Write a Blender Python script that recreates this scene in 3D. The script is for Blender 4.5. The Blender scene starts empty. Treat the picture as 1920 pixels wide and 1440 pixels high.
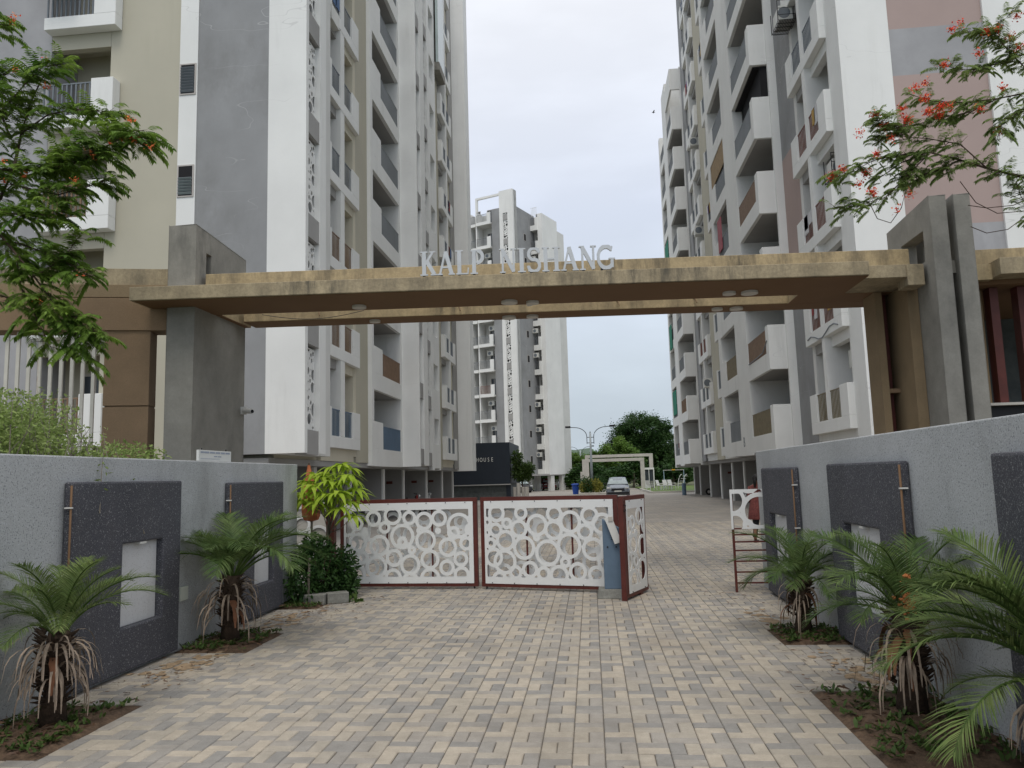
import bpy, math, random
import numpy as np
from mathutils import Vector, Matrix
R = math.radians
random.seed(7); rng = np.random.default_rng(7)
sc = bpy.context.scene
C = sc.collection

# ------------------------------------------------------------------ camera
H = 1.7
F = 1442.0
def _v(a): return Vector(a)
Yc = _v((1108-960, -(891-720), F)).normalized()
Zc = _v((643-960, 10700+720, F)); Zc = (Zc - Yc*Zc.dot(Yc)).normalized()
Xc = Yc.cross(Zc)
if Xc.x < 0: Xc = -Xc
camd = bpy.data.cameras.new('camera'); cam = bpy.data.objects.new('camera', camd); C.objects.link(cam)
cr = Vector((Xc.x, Yc.x, Zc.x)); cu = Vector((Xc.y, Yc.y, Zc.y)); cf = Vector((Xc.z, Yc.z, Zc.z))
m = Matrix((( cr.x, cu.x, -cf.x, 0), (cr.y, cu.y, -cf.y, 0), (cr.z, cu.z, -cf.z, H), (0, 0, 0, 1)))
cam.matrix_world = m
camd.sensor_fit = 'HORIZONTAL'; camd.sensor_width = 36; camd.lens = F/1920*36
camd.clip_start = 0.1; camd.clip_end = 3000
sc.camera = cam

def ray(px, py):
    r = cr*(px-960) + cu*(-(py-720)) + cf*F
    return r
def atY(px, py, Y):
    r = ray(px, py); t = Y/r.y
    return Vector((r.x*t, Y, H+r.z*t))

# ------------------------------------------------------------------ world (overcast) and sun
W = bpy.data.worlds.new('World'); sc.world = W; W.use_nodes = True
nt = W.node_tree; nt.nodes.clear()
N = nt.nodes.new; Lk = nt.links.new
sky = N('ShaderNodeTexSky'); sky.sky_type = 'NISHITA'; sky.sun_disc = False
SUN_EL, SUN_ROT = 60, 178
sky.sun_elevation = R(SUN_EL); sky.sun_rotation = R(SUN_ROT); sky.air_density = 1.2; sky.dust_density = 3
tc = N('ShaderNodeTexCoord'); sep = N('ShaderNodeSeparateXYZ'); Lk(tc.outputs['Generated'], sep.inputs[0])
mr = N('ShaderNodeMapRange'); mr.inputs[1].default_value = -0.02; mr.inputs[2].default_value = 0.75
Lk(sep.outputs[2], mr.inputs[0])
ramp = N('ShaderNodeValToRGB')
e = ramp.color_ramp.elements
e[0].position = 0.0; e[0].color = (0.46, 0.54, 0.615, 1)
e[1].position = 1.0; e[1].color = (1.04, 1.03, 1.03, 1)
x = ramp.color_ramp.elements.new(0.22); x.color = (0.55, 0.615, 0.69, 1)
x = ramp.color_ramp.elements.new(0.45); x.color = (0.68, 0.735, 0.85, 1)
Lk(mr.outputs[0], ramp.inputs[0])
mp = N('ShaderNodeMapping'); mp.inputs['Scale'].default_value = (1.6, 1.6, 5.0); Lk(tc.outputs['Generated'], mp.inputs[0])
nz = N('ShaderNodeTexNoise'); nz.inputs['Scale'].default_value = 1.7; nz.inputs['Detail'].default_value = 5; nz.inputs['Roughness'].default_value = 0.5
Lk(mp.outputs[0], nz.inputs['Vector'])
cr2 = N('ShaderNodeMapRange'); cr2.inputs[1].default_value = 0.35; cr2.inputs[2].default_value = 0.7; cr2.inputs[3].default_value = 0.88; cr2.inputs[4].default_value = 1.07
Lk(nz.outputs[0], cr2.inputs[0])
cm = N('ShaderNodeVectorMath'); cm.operation = 'SCALE'; Lk(ramp.outputs[0], cm.inputs[0]); Lk(cr2.outputs[0], cm.inputs[3])
cs = N('ShaderNodeVectorMath'); cs.operation = 'SCALE'; cs.inputs[3].default_value = 10.0; Lk(cm.outputs[0], cs.inputs[0])
mx = N('ShaderNodeMix'); mx.data_type = 'RGBA'; mx.inputs[0].default_value = 0.90
Lk(sky.outputs[0], mx.inputs[6]); Lk(cs.outputs[0], mx.inputs[7])
bg = N('ShaderNodeBackground'); bg.inputs[1].default_value = 0.1; Lk(mx.outputs[2], bg.inputs[0])
wo = N('ShaderNodeOutputWorld'); Lk(bg.outputs[0], wo.inputs[0])

sl = bpy.data.lights.new('sun', 'SUN'); sl.energy = 0.95; sl.angle = R(20); sl.color = (1.0, 0.95, 0.87)
so = bpy.data.objects.new('sun', sl); C.objects.link(so)
el, az = R(SUN_EL), R(SUN_ROT)
d = Vector((math.sin(az)*math.cos(el), math.cos(az)*math.cos(el), math.sin(el)))
so.rotation_euler = d.to_track_quat('Z', 'Y').to_euler(); so.location = (0, 0, 60)

vs = sc.view_settings
sc.display_settings.display_device = 'sRGB'
vs.view_transform = 'Standard'; vs.look = 'None'; vs.gamma = 1; vs.use_curve_mapping = False; vs.exposure = 0.3

# ------------------------------------------------------------------ materials
def mat(name, col, rough=0.85, var=0.12, scale=1.5, fine=0.0, fscale=60, bump=0.0, bscale=40, stain=0.0, stcol=(0.12, 0.11, 0.09),
        stscale=(1.5, 1.5, 0.25), strange=(0.52, 0.75), metal=0.0, spec=0.3, spk=None, rand=0.0, crack=0.0, big=0.0):
    mt = bpy.data.materials.new(name); mt.use_nodes = True
    t = mt.node_tree; n = t.nodes; l = t.links
    b = n['Principled BSDF']; b.inputs['Roughness'].default_value = rough; b.inputs['Metallic'].default_value = metal
    b.inputs['Specular IOR Level'].default_value = spec
    geo = n.new('ShaderNodeNewGeometry'); P = geo.outputs['Position']
    cur = None
    base = n.new('ShaderNodeRGB'); base.outputs[0].default_value = (*col, 1); cur = base.outputs[0]
    def mul(cur, fac):
        v = n.new('ShaderNodeVectorMath'); v.operation = 'SCALE'; l.new(cur, v.inputs[0]); l.new(fac, v.inputs[3]); return v.outputs[0]
    def noise(sc_, det=4, vec=None, ro=0.6):
        q = n.new('ShaderNodeTexNoise'); q.inputs['Scale'].default_value = sc_; q.inputs['Detail'].default_value = det
        q.inputs['Roughness'].default_value = ro
        l.new(vec or P, q.inputs['Vector']); return q.outputs[0]
    def rng_(v, a, b_, c, d_):
        q = n.new('ShaderNodeMapRange'); l.new(v, q.inputs[0])
        for i, k in enumerate((a, b_, c, d_)): q.inputs[i+1].default_value = k
        return q.outputs[0]
    if var: cur = mul(cur, rng_(noise(scale), 0.3, 0.7, 1-var, 1+var))
    if big: cur = mul(cur, rng_(noise(0.55, 3), 0.32, 0.68, 1-big, 1+big))
    if fine: cur = mul(cur, rng_(noise(fscale, 3, None, 0.8), 0.35, 0.65, 1-fine, 1+fine))
    if rand:
        oi = n.new('ShaderNodeObjectInfo'); cur = mul(cur, rng_(oi.outputs['Random'], 0, 1, 1-rand, 1+rand))
    if spk:  # speckles: (scale, threshold, colour)
        for (s_, th, c_) in spk:
            vo = n.new('ShaderNodeTexNoise'); vo.inputs['Scale'].default_value = s_; vo.inputs['Detail'].default_value = 1; l.new(P, vo.inputs['Vector'])
            mm = n.new('ShaderNodeMix'); mm.data_type = 'RGBA'; l.new(rng_(vo.outputs[0], th, th+0.06, 0, 0.85), mm.inputs[0]); l.new(cur, mm.inputs[6]); mm.inputs[7].default_value = (*c_, 1)
            cur = mm.outputs[2]
    if stain:
        mpn = n.new('ShaderNodeMapping'); mpn.inputs['Scale'].default_value = stscale; l.new(P, mpn.inputs[0])
        s1 = noise(1.0, 7, mpn.outputs[0], 0.7); s2 = noise(0.35, 3)
        a = rng_(s1, strange[0], strange[1], 0, stain); b2 = rng_(s2, 0.38, 0.6, 0.15, 1)
        mu = n.new('ShaderNodeMath'); mu.operation = 'MULTIPLY'; l.new(a, mu.inputs[0]); l.new(b2, mu.inputs[1])
        mm = n.new('ShaderNodeMix'); mm.data_type = 'RGBA'; l.new(mu.outputs[0], mm.inputs[0]); l.new(cur, mm.inputs[6]); mm.inputs[7].default_value = (*stcol, 1)
        cur = mm.outputs[2]
    if crack:
        mq = n.new('ShaderNodeMapping'); mq.inputs['Scale'].default_value = (.35, .35, 1.0); l.new(P, mq.inputs[0])
        c0 = noise(0.6, 3, mq.outputs[0], 0.55)
        sb_ = n.new('ShaderNodeMath'); sb_.operation = 'SUBTRACT'; sb_.inputs[1].default_value = 0.5; l.new(c0, sb_.inputs[0])
        ab = n.new('ShaderNodeMath'); ab.operation = 'ABSOLUTE'; l.new(sb_.outputs[0], ab.inputs[0])
        ln = rng_(ab.outputs[0], 0.0005, 0.0018, abs(crack), 0); gt = rng_(noise(0.28, 2), 0.5, 0.56, 0, 1)
        mk = n.new('ShaderNodeMath'); mk.operation = 'MULTIPLY'; l.new(ln, mk.inputs[0]); l.new(gt, mk.inputs[1])
        mm = n.new('ShaderNodeMix'); mm.data_type = 'RGBA'; l.new(mk.outputs[0], mm.inputs[0]); l.new(cur, mm.inputs[6])
        mm.inputs[7].default_value = (.25, .25, .24, 1) if crack > 0 else (.46, .46, .46, 1)
        cur = mm.outputs[2]
    l.new(cur, b.inputs['Base Color'])
    if bump:
        bp = n.new('ShaderNodeBump'); bp.inputs['Strength'].default_value = bump; bp.inputs['Distance'].default_value = 0.01
        l.new(noise(bscale, 5), bp.inputs['Height']); l.new(bp.outputs[0], b.inputs['Normal'])
    return mt

M = {}
M['white'] = mat('white_paint', (0.76, 0.765, 0.745), var=0.05, scale=0.5, fine=0.02, bump=0.15, bscale=12, stain=0.5, stcol=(0.40, 0.395, 0.36), stscale=(1.3, 1.3, 0.14), strange=(0.54, 0.82), crack=0.22)
M['white2'] = mat('off_white_paint', (0.66, 0.66, 0.635), var=0.06, scale=0.6, stain=0.4, stcol=(0.32, 0.31, 0.27))
M['cream'] = mat('cream_paint', (0.60, 0.56, 0.45), var=0.05, scale=0.8, stain=0.25, stcol=(0.3, 0.27, 0.2))
M['beige'] = mat('beige_paint', (0.46, 0.435, 0.35), var=0.06, scale=0.35, stain=0.4, stcol=(0.36, 0.34, 0.26), stscale=(0.8, 0.8, 0.15), bump=0.1, bscale=10)
M['grey'] = mat('grey_paint', (0.295, 0.30, 0.305), var=0.10, scale=0.5, stain=0.55, stcol=(0.19, 0.19, 0.185), stscale=(0.9, 0.9, 0.55), strange=(0.42, 0.66), bump=0.1, bscale=10, crack=-0.6)
M['grey2'] = mat('grey_soffit_paint', (0.34, 0.335, 0.325), var=0.08, scale=0.7)
M['lgrey'] = mat('weathered_light_grey_paint', (0.335, 0.335, 0.345), var=0.12, scale=0.8, stain=0.5, stcol=(0.5, 0.5, 0.52), stscale=(1, 1, 0.3))
M['pink'] = mat('dusty_pink_paint', (0.40, 0.31, 0.285), var=0.05, scale=0.5, stain=0.2, stcol=(0.3, 0.24, 0.22))
M['ochre'] = mat('stained_ochre_paint', (0.41, 0.325, 0.195), var=0.18, scale=2.2, fine=0.12, fscale=18, stain=0.9, stcol=(0.10, 0.088, 0.066), stscale=(4.5, 4.5, 0.9), strange=(0.44, 0.66), bump=0.25, bscale=25)
M['fascia'] = mat('weathered_ochre_fascia', (0.37, 0.305, 0.20), var=0.22, scale=2.6, fine=0.14, fscale=20, stain=0.95, stcol=(0.085, 0.078, 0.062), stscale=(5.5, 5.5, 1.0), strange=(0.40, 0.64), bump=0.35, bscale=25)
M['ochre_shaded'] = mat('shaded_ochre_soffit', (0.19, 0.112, 0.06), var=0.06, scale=1.0)  # brown ochre, darkened so the colour carries the shade under the slab
M['ochre_col'] = mat('ochre_textured_render', (0.25, 0.185, 0.11), var=0.10, scale=2.0, fine=0.10, fscale=60, bump=0.3, bscale=60, stain=0.3, stcol=(0.15, 0.11, 0.07))
M['brown'] = mat('brown_textured_render', (0.24, 0.165, 0.10), var=0.08, scale=2, fine=0.10, fscale=70, bump=0.3, bscale=80)
M['concrete'] = mat('bare_concrete', (0.26, 0.25, 0.222), var=0.16, scale=2.2, fine=0.05, fscale=30, bump=0.25, bscale=30, stain=0.75, stcol=(0.08, 0.08, 0.075), stscale=(2.5, 2.5, 0.8), strange=(0.5, 0.72))
M['terrazzo'] = mat('grey_pebble_render', (0.415, 0.43, 0.435), var=0.12, scale=0.9, bump=0.5, bscale=150, spk=[(95, 0.58, (0.50, 0.52, 0.54)), (80, 0.60, (0.21, 0.22, 0.23))], stain=0.6, stcol=(0.20, 0.20, 0.19), stscale=(1.2, 1.2, 0.5), strange=(0.5, 0.72))
M['terr_lt'] = mat('pale_pebble_render', (0.55, 0.56, 0.57), var=0.05, scale=1, bump=0.4, bscale=150, spk=[(95, 0.62, (0.4, 0.4, 0.41))], stain=0.3, stcol=(0.3, 0.29, 0.27))
M['granite'] = mat('dark_pebble_render', (0.058, 0.060, 0.073), var=0.18, scale=1.5, bump=0.6, bscale=120, spk=[(110, 0.56, (0.135, 0.138, 0.15)), (75, 0.65, (0.28, 0.28, 0.29))], rough=0.7, stain=0.25, stcol=(0.13, 0.12, 0.115), stscale=(1, 1, 0.6))
M['redmetal'] = mat('oxide_red_metal_paint', (0.095, 0.021, 0.015), rough=0.5, var=0.18, scale=6, spec=0.4)
M['gatewhite'] = mat('gate_white_paint', (0.71, 0.72, 0.71), rough=0.5, var=0.03, scale=3, stain=0.4, stcol=(0.45, 0.38, 0.28), stscale=(6, 6, 2), strange=(0.58, 0.8))
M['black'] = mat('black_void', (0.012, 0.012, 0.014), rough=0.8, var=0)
M['blackmetal'] = mat('black_metal', (0.02, 0.02, 0.022), rough=0.5, var=0)
M['dark'] = mat('dark_cladding', (0.016, 0.022, 0.032), rough=0.5, var=0.1, scale=1)
M['slate'] = mat('slate_cladding', (0.085, 0.095, 0.095), rough=0.7, var=0.25, scale=4)
M['glass'] = mat('dark_window_glass', (0.045, 0.055, 0.065), rough=0.12, var=0.1, scale=3, spec=0.6)
M['glasslt'] = mat('pale_window_glass', (0.22, 0.26, 0.27), rough=0.15, var=0.15, scale=3, spec=0.6)
M['glasspale'] = mat('pale_teal_glass', (0.42, 0.49, 0.48), rough=0.2, var=0.05, scale=1, spec=0.6)
M['frame'] = mat('aluminium_frame', (0.45, 0.42, 0.39), rough=0.4, var=0)
M['rail_grey'] = mat('grey_railing_paint', (0.16, 0.18, 0.20), rough=0.5, var=0.1)
M['rail_blue'] = mat('blue_railing_paint', (0.085, 0.14, 0.21), rough=0.5, var=0.1)
M['rail_bluebar'] = mat('pale_blue_bar', (0.22, 0.30, 0.36), rough=0.5, var=0.1)
M['rail_brown'] = mat('brown_railing_paint', (0.21, 0.135, 0.085), rough=0.6, var=0.15, scale=5)
M['rail_red'] = mat('red_brown_railing_paint', (0.19, 0.085, 0.065), rough=0.6, var=0.15, scale=5)
M['rail_olive'] = mat('olive_railing_paint', (0.20, 0.165, 0.10), rough=0.6, var=0.15, scale=5)
M['rail_screen'] = mat('greyish_mesh_screen', (0.20, 0.215, 0.225), rough=0.6, var=0.1)
M['ac'] = mat('ac_casing', (0.62, 0.62, 0.58), rough=0.5, var=0.05)
M['green'] = mat('green_shade_net', (0.02, 0.20, 0.13), rough=0.8, var=0.15, scale=2)
M['curtain'] = mat('tan_bamboo_blind', (0.30, 0.21, 0.11), rough=0.8, var=0.2, scale=5)
M['pinkcloth'] = mat('pink_cloth', (0.38, 0.13, 0.15), rough=0.9, var=0.2, scale=8)
M['signred'] = mat('dark_red_sign', (0.13, 0.04, 0.03), var=0.1)
M['soil'] = mat('damp_soil', (0.095, 0.062, 0.04), var=0.35, scale=7, fine=0.3, fscale=40, bump=0.8, bscale=30)
M['sand'] = mat('joint_sand', (0.095, 0.08, 0.064), var=0.25, scale=3, fine=0.3, fscale=50)
M['asphalt'] = mat('grey_concrete_paving', (0.27, 0.255, 0.235), var=0.1, scale=0.6, fine=0.06, fscale=20)
M['lawn'] = mat('lawn_green', (0.10, 0.155, 0.035), var=0.25, scale=2, fine=0.25, fscale=30)
M['field'] = mat('scrub_ground', (0.09, 0.10, 0.045), var=0.3, scale=0.1)
M['hill'] = mat('hazy_hill_green', (0.075, 0.115, 0.075), var=0.3, scale=0.08)
M['letter'] = mat('brushed_grey_letter', (0.53, 0.555, 0.575), rough=0.45, var=0.08, scale=6, metal=0.0)
M['bark'] = mat('brown_bark', (0.075, 0.05, 0.035), var=0.25, scale=12, bump=0.5, bscale=60)
M['bark_grey'] = mat('grey_bark', (0.17, 0.15, 0.12), var=0.2, scale=12)
M['palmtrunk'] = mat('palm_trunk_fibre', (0.055, 0.036, 0.024), var=0.4, scale=25, bump=0.9, bscale=60)
M['dead'] = mat('dead_palm_leaf', (0.30, 0.235, 0.18), var=0.35, scale=9, rand=0.3)
M['deadred'] = mat('rusty_dead_leaf', (0.19, 0.085, 0.045), var=0.3, scale=9)
M['flower'] = mat('scarlet_petals', (0.72, 0.07, 0.035), var=0.25, scale=15)
M['flower2'] = mat('orange_petals', (0.75, 0.22, 0.07), var=0.2, scale=15)
M['orange'] = mat('orange_canvas', (0.40, 0.13, 0.055), var=0.15, scale=6)
M['fruit'] = mat('orange_palm_fruit', (0.50, 0.18, 0.06), var=0.3, scale=30, rough=0.5)
M['bluebox'] = mat('grey_blue_metal', (0.115, 0.17, 0.235), rough=0.5, var=0.08, scale=5)
M['cable'] = mat('brown_conduit', (0.15, 0.085, 0.042), rough=0.6, var=0.1)
M['picket'] = mat('pale_picket_paint', (0.60, 0.58, 0.52), var=0.06, scale=3, stain=0.5, stcol=(0.30, 0.16, 0.08), stscale=(8, 8, 1.5), strange=(.58, .75))
M['pvc'] = mat('white_plastic', (0.65, 0.65, 0.62), rough=0.4, var=0.03)
M['switch'] = mat('pale_green_box', (0.50, 0.53, 0.47), rough=0.5, var=0.03)
M['lamp'] = mat('lamp_diffuser', (0.60, 0.58, 0.54), rough=0.5, var=0.05)
M['post'] = mat('galvanised_pole', (0.36, 0.40, 0.42), rough=0.5, var=0.1)
M['car_blue'] = mat('grey_blue_car_paint', (0.23, 0.26, 0.30), rough=0.25, var=0, spec=0.6, metal=0.3)
M['car_black'] = mat('black_car_paint', (0.012, 0.012, 0.014), rough=0.25, var=0, spec=0.6)
M['car_red'] = mat('red_car_paint', (0.22, 0.02, 0.02), rough=0.25, var=0, spec=0.6)
M['car_white'] = mat('white_car_paint', (0.62, 0.62, 0.61), rough=0.3, var=0, spec=0.6)
M['windscreen'] = mat('windscreen_glass', (0.33, 0.40, 0.41), rough=0.1, var=0.2, scale=2, spec=0.8)
M['tyre'] = mat('tyre_rubber', (0.015, 0.015, 0.015), var=0)
M['hlamp'] = mat('headlight_lens', (0.6, 0.62, 0.62), rough=0.1, var=0, spec=0.8)
M['binblue'] = mat('blue_plastic_bin', (0.02, 0.07, 0.34), rough=0.5, var=0.1)
M['stone'] = mat('pale_stone_render', (0.46, 0.44, 0.40), var=0.1, scale=2)
M['yellow'] = mat('orange_yellow_board', (0.62, 0.33, 0.02), var=0.05)
M['skin'] = mat('brown_skin', (0.19, 0.09, 0.055), rough=0.6, var=0)
M['hair'] = mat('black_hair', (0.008, 0.007, 0.007), rough=0.6, var=0)
M['kurta'] = mat('maroon_print_cloth', (0.15, 0.045, 0.04), var=0.3, scale=20, rough=0.9)
M['scarf'] = mat('red_cloth', (0.24, 0.035, 0.02), var=0.3, scale=20, rough=0.9)
M['block'] = mat('concrete_block', (0.20, 0.20, 0.18), var=0.2, scale=10, fine=0.15, bump=0.5)
M['paint_board'] = mat('white_sign_board', (0.62, 0.63, 0.61), rough=0.5, var=0.03)
M['print'] = mat('faded_blue_print', (0.30, 0.34, 0.42), rough=0.6, var=0.1)

def leafmat(name, c1, c2, trans=0.35, rough=0.55, scale=4.0, rand=0.25):
    mt = bpy.data.materials.new(name); mt.use_nodes = True
    t = mt.node_tree; n = t.nodes; l = t.links; b = n['Principled BSDF']
    b.inputs['Roughness'].default_value = rough; b.inputs['Specular IOR Level'].default_value = 0.25
    g = n.new('ShaderNodeNewGeometry'); q = n.new('ShaderNodeTexNoise'); q.inputs['Scale'].default_value = scale; q.inputs['Detail'].default_value = 3
    l.new(g.outputs['Position'], q.inputs['Vector'])
    mr_ = n.new('ShaderNodeMapRange'); mr_.inputs[1].default_value = 0.3; mr_.inputs[2].default_value = 0.7; l.new(q.outputs[0], mr_.inputs[0])
    m1 = n.new('ShaderNodeMix'); m1.data_type = 'RGBA'; l.new(mr_.outputs[0], m1.inputs[0]); m1.inputs[6].default_value = (*c1, 1); m1.inputs[7].default_value = (*c2, 1)
    r2 = n.new('ShaderNodeMapRange'); r2.inputs[3].default_value = 1-rand; r2.inputs[4].default_value = 1+rand; l.new(g.outputs['Random Per Island'], r2.inputs[0])
    s = n.new('ShaderNodeVectorMath'); s.operation = 'SCALE'; l.new(m1.outputs[2], s.inputs[0]); l.new(r2.outputs[0], s.inputs[3])
    l.new(s.outputs[0], b.inputs['Base Color'])
    tr = n.new('ShaderNodeBsdfTranslucent'); l.new(s.outputs[0], tr.inputs[0])
    ms = n.new('ShaderNodeMixShader'); ms.inputs[0].default_value = trans
    l.new(b.outputs[0], ms.inputs[1]); l.new(tr.outputs[0], ms.inputs[2]); l.new(ms.outputs[0], n['Material Output'].inputs[0])
    return mt
M['palm'] = leafmat('palm_leaflet', (0.085, 0.145, 0.04), (0.19, 0.245, 0.085), scale=6, rand=0.4, trans=.4)
M['palm_far'] = leafmat('dark_palm_leaflet', (0.06, 0.115, 0.033), (0.145, 0.205, 0.07), scale=6, rand=0.4, trans=.4)
M['flame'] = leafmat('flame_tree_leaf', (0.065, 0.145, 0.02), (0.20, 0.30, 0.05), scale=2.2, rand=.35, trans=.45)
M['flame_r'] = leafmat('peacock_leaf', (0.13, 0.20, 0.05), (0.21, 0.28, 0.09), scale=4, trans=.45)
M['bright'] = leafmat('bright_whorl_leaf', (0.32, 0.47, 0.04), (0.44, 0.56, 0.07), scale=6, trans=0.45, rand=0.15)
M['bush'] = leafmat('dark_bush_leaf', (0.022, 0.060, 0.018), (0.05, 0.105, 0.025), scale=7)
M['shrub'] = leafmat('pale_shrub_leaf', (0.17, 0.25, 0.06), (0.30, 0.37, 0.13), scale=5)
M['tree1'] = leafmat('dark_tree_leaf', (0.026, 0.068, 0.02), (0.065, 0.13, 0.034), scale=0.6, rand=0.4)
M['tree2'] = leafmat('mid_tree_leaf', (0.085, 0.17, 0.03), (0.16, 0.26, 0.05), scale=0.6, rand=0.4)
M['weed'] = leafmat('weed_leaf', (0.045, 0.09, 0.02), (0.09, 0.14, 0.035), scale=9)
M['litter'] = leafmat('dry_leaf_litter', (0.075, 0.042, 0.028), (0.15, 0.09, 0.055), scale=9, trans=0.1)
M['yleaf'] = leafmat('yellowish_ornamental_leaf', (0.17, 0.19, 0.035), (0.28, 0.25, 0.05), scale=4)

# ------------------------------------------------------------------ mesh helpers
def wloc(p):
    v = Vector((0, 0, 0))
    while p is not None: v += p.location; p = p.parent
    return v
class MB:
    def __init__(s): s.v = []; s.f = []; s.mi = []
    def quadface(s, idx, mi=0): s.f.append(idx); s.mi.append(mi)
    def add(s, vs, fs, mi=0):
        o = len(s.v); s.v.extend([tuple(q) for q in vs]); s.f.extend([tuple(i+o for i in f) for f in fs]); s.mi.extend([mi]*len(fs)); return s
    def box(s, x0, x1, y0, y1, z0, z1, mi=0):
        x0, x1 = min(x0, x1), max(x0, x1); y0, y1 = min(y0, y1), max(y0, y1); z0, z1 = min(z0, z1), max(z0, z1)
        return s.add([(x0,y0,z0),(x1,y0,z0),(x1,y1,z0),(x0,y1,z0),(x0,y0,z1),(x1,y0,z1),(x1,y1,z1),(x0,y1,z1)],
              [(0,3,2,1),(4,5,6,7),(0,1,5,4),(1,2,6,5),(2,3,7,6),(3,0,4,7)], mi)
    def obox(s, o, ax, ay, az, mi=0):
        o = Vector(o); ax = Vector(ax); ay = Vector(ay); az = Vector(az)
        vs = [o, o+ax, o+ax+ay, o+ay, o+az, o+ax+az, o+ax+ay+az, o+ay+az]
        return s.add(vs, [(0,3,2,1),(4,5,6,7),(0,1,5,4),(1,2,6,5),(2,3,7,6),(3,0,4,7)], mi)
    def tube(s, pts, rad, n=8, mi=0, cap=True):
        pts = [Vector(p) for p in pts]
        if not hasattr(rad, '__len__'): rad = [rad]*len(pts)
        o = len(s.v); up = Vector((0, 0, 1))
        for i, p in enumerate(pts):
            t = (pts[min(i+1, len(pts)-1)] - pts[max(i-1, 0)])
            if t.length < 1e-9: t = Vector((0, 0, 1))
            t.normalize()
            a = t.cross(up) if abs(t.z) < 0.95 else t.cross(Vector((1, 0, 0)))
            a.normalize(); b = t.cross(a)
            for k in range(n):
                th = 2*math.pi*k/n
                s.v.append(tuple(p + (a*math.cos(th) + b*math.sin(th))*rad[i]))
        for i in range(len(pts)-1):
            for k in range(n):
                s.f.append((o+i*n+k, o+i*n+(k+1) % n, o+(i+1)*n+(k+1) % n, o+(i+1)*n+k)); s.mi.append(mi)
        if cap:
            s.f.append(tuple(o+k for k in range(n))[::-1]); s.mi.append(mi)
            s.f.append(tuple(o+(len(pts)-1)*n+k for k in range(n))); s.mi.append(mi)
        return s
    def cyl(s, x, y, z0, z1, r, n=16, mi=0, r2=None): return s.tube([(x, y, z0), (x, y, z1)], [r, r if r2 is None else r2], n, mi)
    def prism(s, poly, z0, z1, mi=0):
        n = len(poly); vs = [(p[0], p[1], z0) for p in poly]+[(p[0], p[1], z1) for p in poly]
        fs = [tuple(range(n))[::-1], tuple(range(n, 2*n))]+[(i, (i+1) % n, n+(i+1) % n, n+i) for i in range(n)]
        return s.add(vs, fs, mi)
    def build(s, name, mats, parent=None, smooth=False, local=False, bevel=0):
        me = bpy.data.meshes.new(name)
        vv = s.v
        if parent is not None and not local:
            w = wloc(parent)
            if w.length > 0: vv = [(a-w.x, b-w.y, c-w.z) for a, b, c in vv]
        me.from_pydata(vv, [], s.f)
        if not isinstance(mats, (list, tuple)): mats = [mats]
        for q in mats: me.materials.append(M[q] if isinstance(q, str) else q)
        if len(mats) > 1: me.polygons.foreach_set('material_index', s.mi)
        if smooth: me.polygons.foreach_set('use_smooth', [True]*len(me.polygons))
        me.update()
        o = bpy.data.objects.new(name, me); C.objects.link(o)
        if parent is not None: o.parent = parent
        if bevel:
            b = o.modifiers.new('bevel', 'BEVEL'); b.width = bevel; b.segments = 2; b.limit_method = 'ANGLE'
        return o
def tag(o, label=None, cat=None, group=None, kind=None):
    if label: o['label'] = label
    if cat: o['category'] = cat
    if group: o['group'] = group
    if kind: o['kind'] = kind
    return o
def thing(name, label, cat, loc=(0, 0, 0), rz=0, group=None):
    o = bpy.data.objects.new(name, None); C.objects.link(o); o.location = loc; o.rotation_euler = (0, 0, rz)
    o.empty_display_size = 0.2
    return tag(o, label, cat, group)
def inst(name, me, parent, loc, rot=(0, 0, 0), sc_=(1, 1, 1)):
    o = bpy.data.objects.new(name, me); C.objects.link(o); o.parent = parent; o.location = loc; o.rotation_euler = rot; o.scale = sc_
    return o
def copy_tree(o, parent=None):
    c = o.copy(); C.objects.link(c)
    if parent is not None: c.parent = parent
    for ch in list(o.children): copy_tree(ch, c)
    return c

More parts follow.
